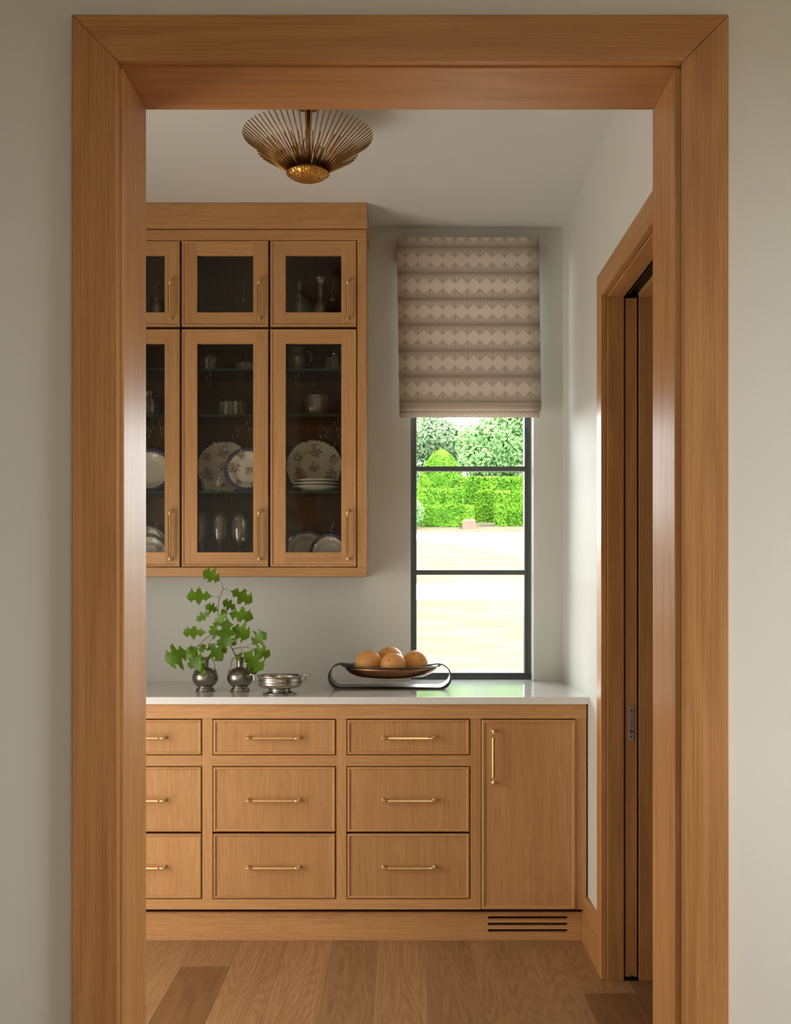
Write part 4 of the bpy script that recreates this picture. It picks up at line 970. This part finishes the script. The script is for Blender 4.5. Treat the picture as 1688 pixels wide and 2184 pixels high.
hedge('clipped_hedge', hx(984, 41.5), 8.5, 41.45, 41.7, HG - .1, hzz(1019, 41.5), 12000, 'tall clipped green hedge across the drive')
hedge('clipped_hedge', hx(1058, 39.9), 8.5, 39.7, 40.2, HG - .1, hzz(1049, 39.9), 5000, 'lower step of clipped hedge before the tall hedge', seed=5)
hedge('low_hedge', hx(897, 39.5), hx(1009, 39.5), 39.45, 40.0, HG, hzz(1080, 39.4), 5000, 'low clipped hedge tier beneath the domed topiary', seed=2)
hedge('low_hedge', hx(896, 40.2), hx(988, 40.4), 40.35, 41.3, HG, hzz(1045, 40.4), 4500, 'middle clipped hedge tier beneath the domed topiary', seed=3)
tp = tag(empty('dome_topiary', (hx(943, 42), 42.6, gz(42.6))), 'tall dome-shaped clipped topiary rising behind the tiered hedges', 'topiary')
c_ = Vector((hx(942, 42.6), 42.75, hzz(1035, 42.6))); rr_ = (1.02, .9, 1.42)
def dome(t): return .98 * (1 - t ** 2.3) ** .62
s = Sh().lathe([(0, -.95)] + [(.93 * dome(t / 10), -.93 + 2.25 * t / 10) for t in range(10)] + [(0, 1.33)], 20, (c_.x, c_.y, c_.z))
leafy(s, lambda g: (lambda a, t: (Vector((c_.x + math.cos(a) * dome(t), c_.y + math.sin(a) * dome(t), c_.z - .95 + 2.36 * t)), Vector((math.cos(a), math.sin(a), t))))(g.uniform(0, 6.28), g.random() ** .85), 8000, .07, random.Random(4))
obj('foliage', s, HEDGE, tp); obj('stem', Sh().tube([(c_.x, c_.y, gz(42.7) - .05), (c_.x, c_.y, c_.z - .9)], .12, 8), BARK, tp)
s = Sh(); leafy(s, ell_pts((hx(886, 39.1), 38.95, hzz(1095, 39.1)), (.30, .30, .45)), 1500, .06, random.Random(6)); s.lathe([(0, -.4), (.24, -.2), (.27, .1), (.15, .35), (0, .4)], 12, (hx(886, 39.1), 38.95, hzz(1095, 39.1)))
tag(obj('round_shrub', s, TREEG), 'small rounded shrub at the end of the low hedge', 'shrub')
st_ = N('red_sandstone'); st_.p(Base_Color=st_.mix(st_.noise(st_.coord(), 9, 4), (.1088, .0480, .0320), (.1600, .0832, .0608)), Roughness=.9)
tag(obj('stone_block', Sh().box(hx(986, 39.2), hx(1013, 39.2), 38.7, 39.1, gz(38.7) - .05, hzz(1108, 38.8)), st_.mat, None, .05, 2), 'reddish stone block lying before the hedge', 'stone')
def tree(x_, y_, label, blobs, mt, n_, size, seed):
    g0 = gz(y_); root = tag(empty('tree', (x_, y_, g0)), label, 'tree', 'trees beyond the hedge')
    s = Sh(); rng = random.Random(seed); tot = sum(r_[0] * r_[2] for _, r_ in blobs)
    for c_, r_ in blobs:
        leafy(s, ell_pts(c_, r_), int(n_ * r_[0] * r_[2] / tot), size, rng)
        leafy(s, ell_pts(c_, tuple(q * .72 for q in r_)), int(n_ * .5 * r_[0] * r_[2] / tot), size * 1.3, rng)
    f_ = obj('foliage', s, mt, root)
    c0_ = blobs[0][0]
    obj('trunk', Sh().tube([(x_, y_, g0 - .1), (x_ + .1, y_, g0 + 1.2), (c0_[0], c0_[1], c0_[2])], [.17, .14, .07], 8), BARK, root)
    for c_, r_ in blobs[1:4]: obj('branch', Sh().tube([(x_ + .1, y_, g0 + 1.3), ((x_ + c_[0]) / 2, c_[1], (g0 + 1.3 + c_[2]) / 2 + .1), c_], [.08, .06, .03], 6), BARK, root)
def B(u, v, d, r): return ((px(u, d), d, pz(v, d)), r)
tree(px(1075, 48), 48, 'bright green spreading tree behind the tall hedge', [B(1075, 955, 48, (1.6, 1.4, 1.3)), B(1030, 985, 47.5, (1.1, 1, .9)), B(1110, 985, 47.6, (1.2, 1, 1.0)), B(1015, 945, 48, (.9, .9, .8)), B(1120, 920, 48, (1.3, 1, 1.3)), B(1085, 910, 48.4, (1.3, 1, .9)), B(1140, 870, 48, (1.4, 1.2, 1.4))], TREEG, 11000, .10, 21)
tree(px(925, 52), 52, 'grey-green bushy tree behind the domed topiary', [B(920, 935, 52, (1.3, 1.1, 1.1)), B(950, 940, 52, (1.1, 1, 1.0)), B(893, 925, 52, (.9, 1, .9)), B(965, 970, 52.4, (.9, .9, .9)), B(905, 1020, 51.8, (.8, .8, 1.0))], TREEB, 8000, .11, 22)
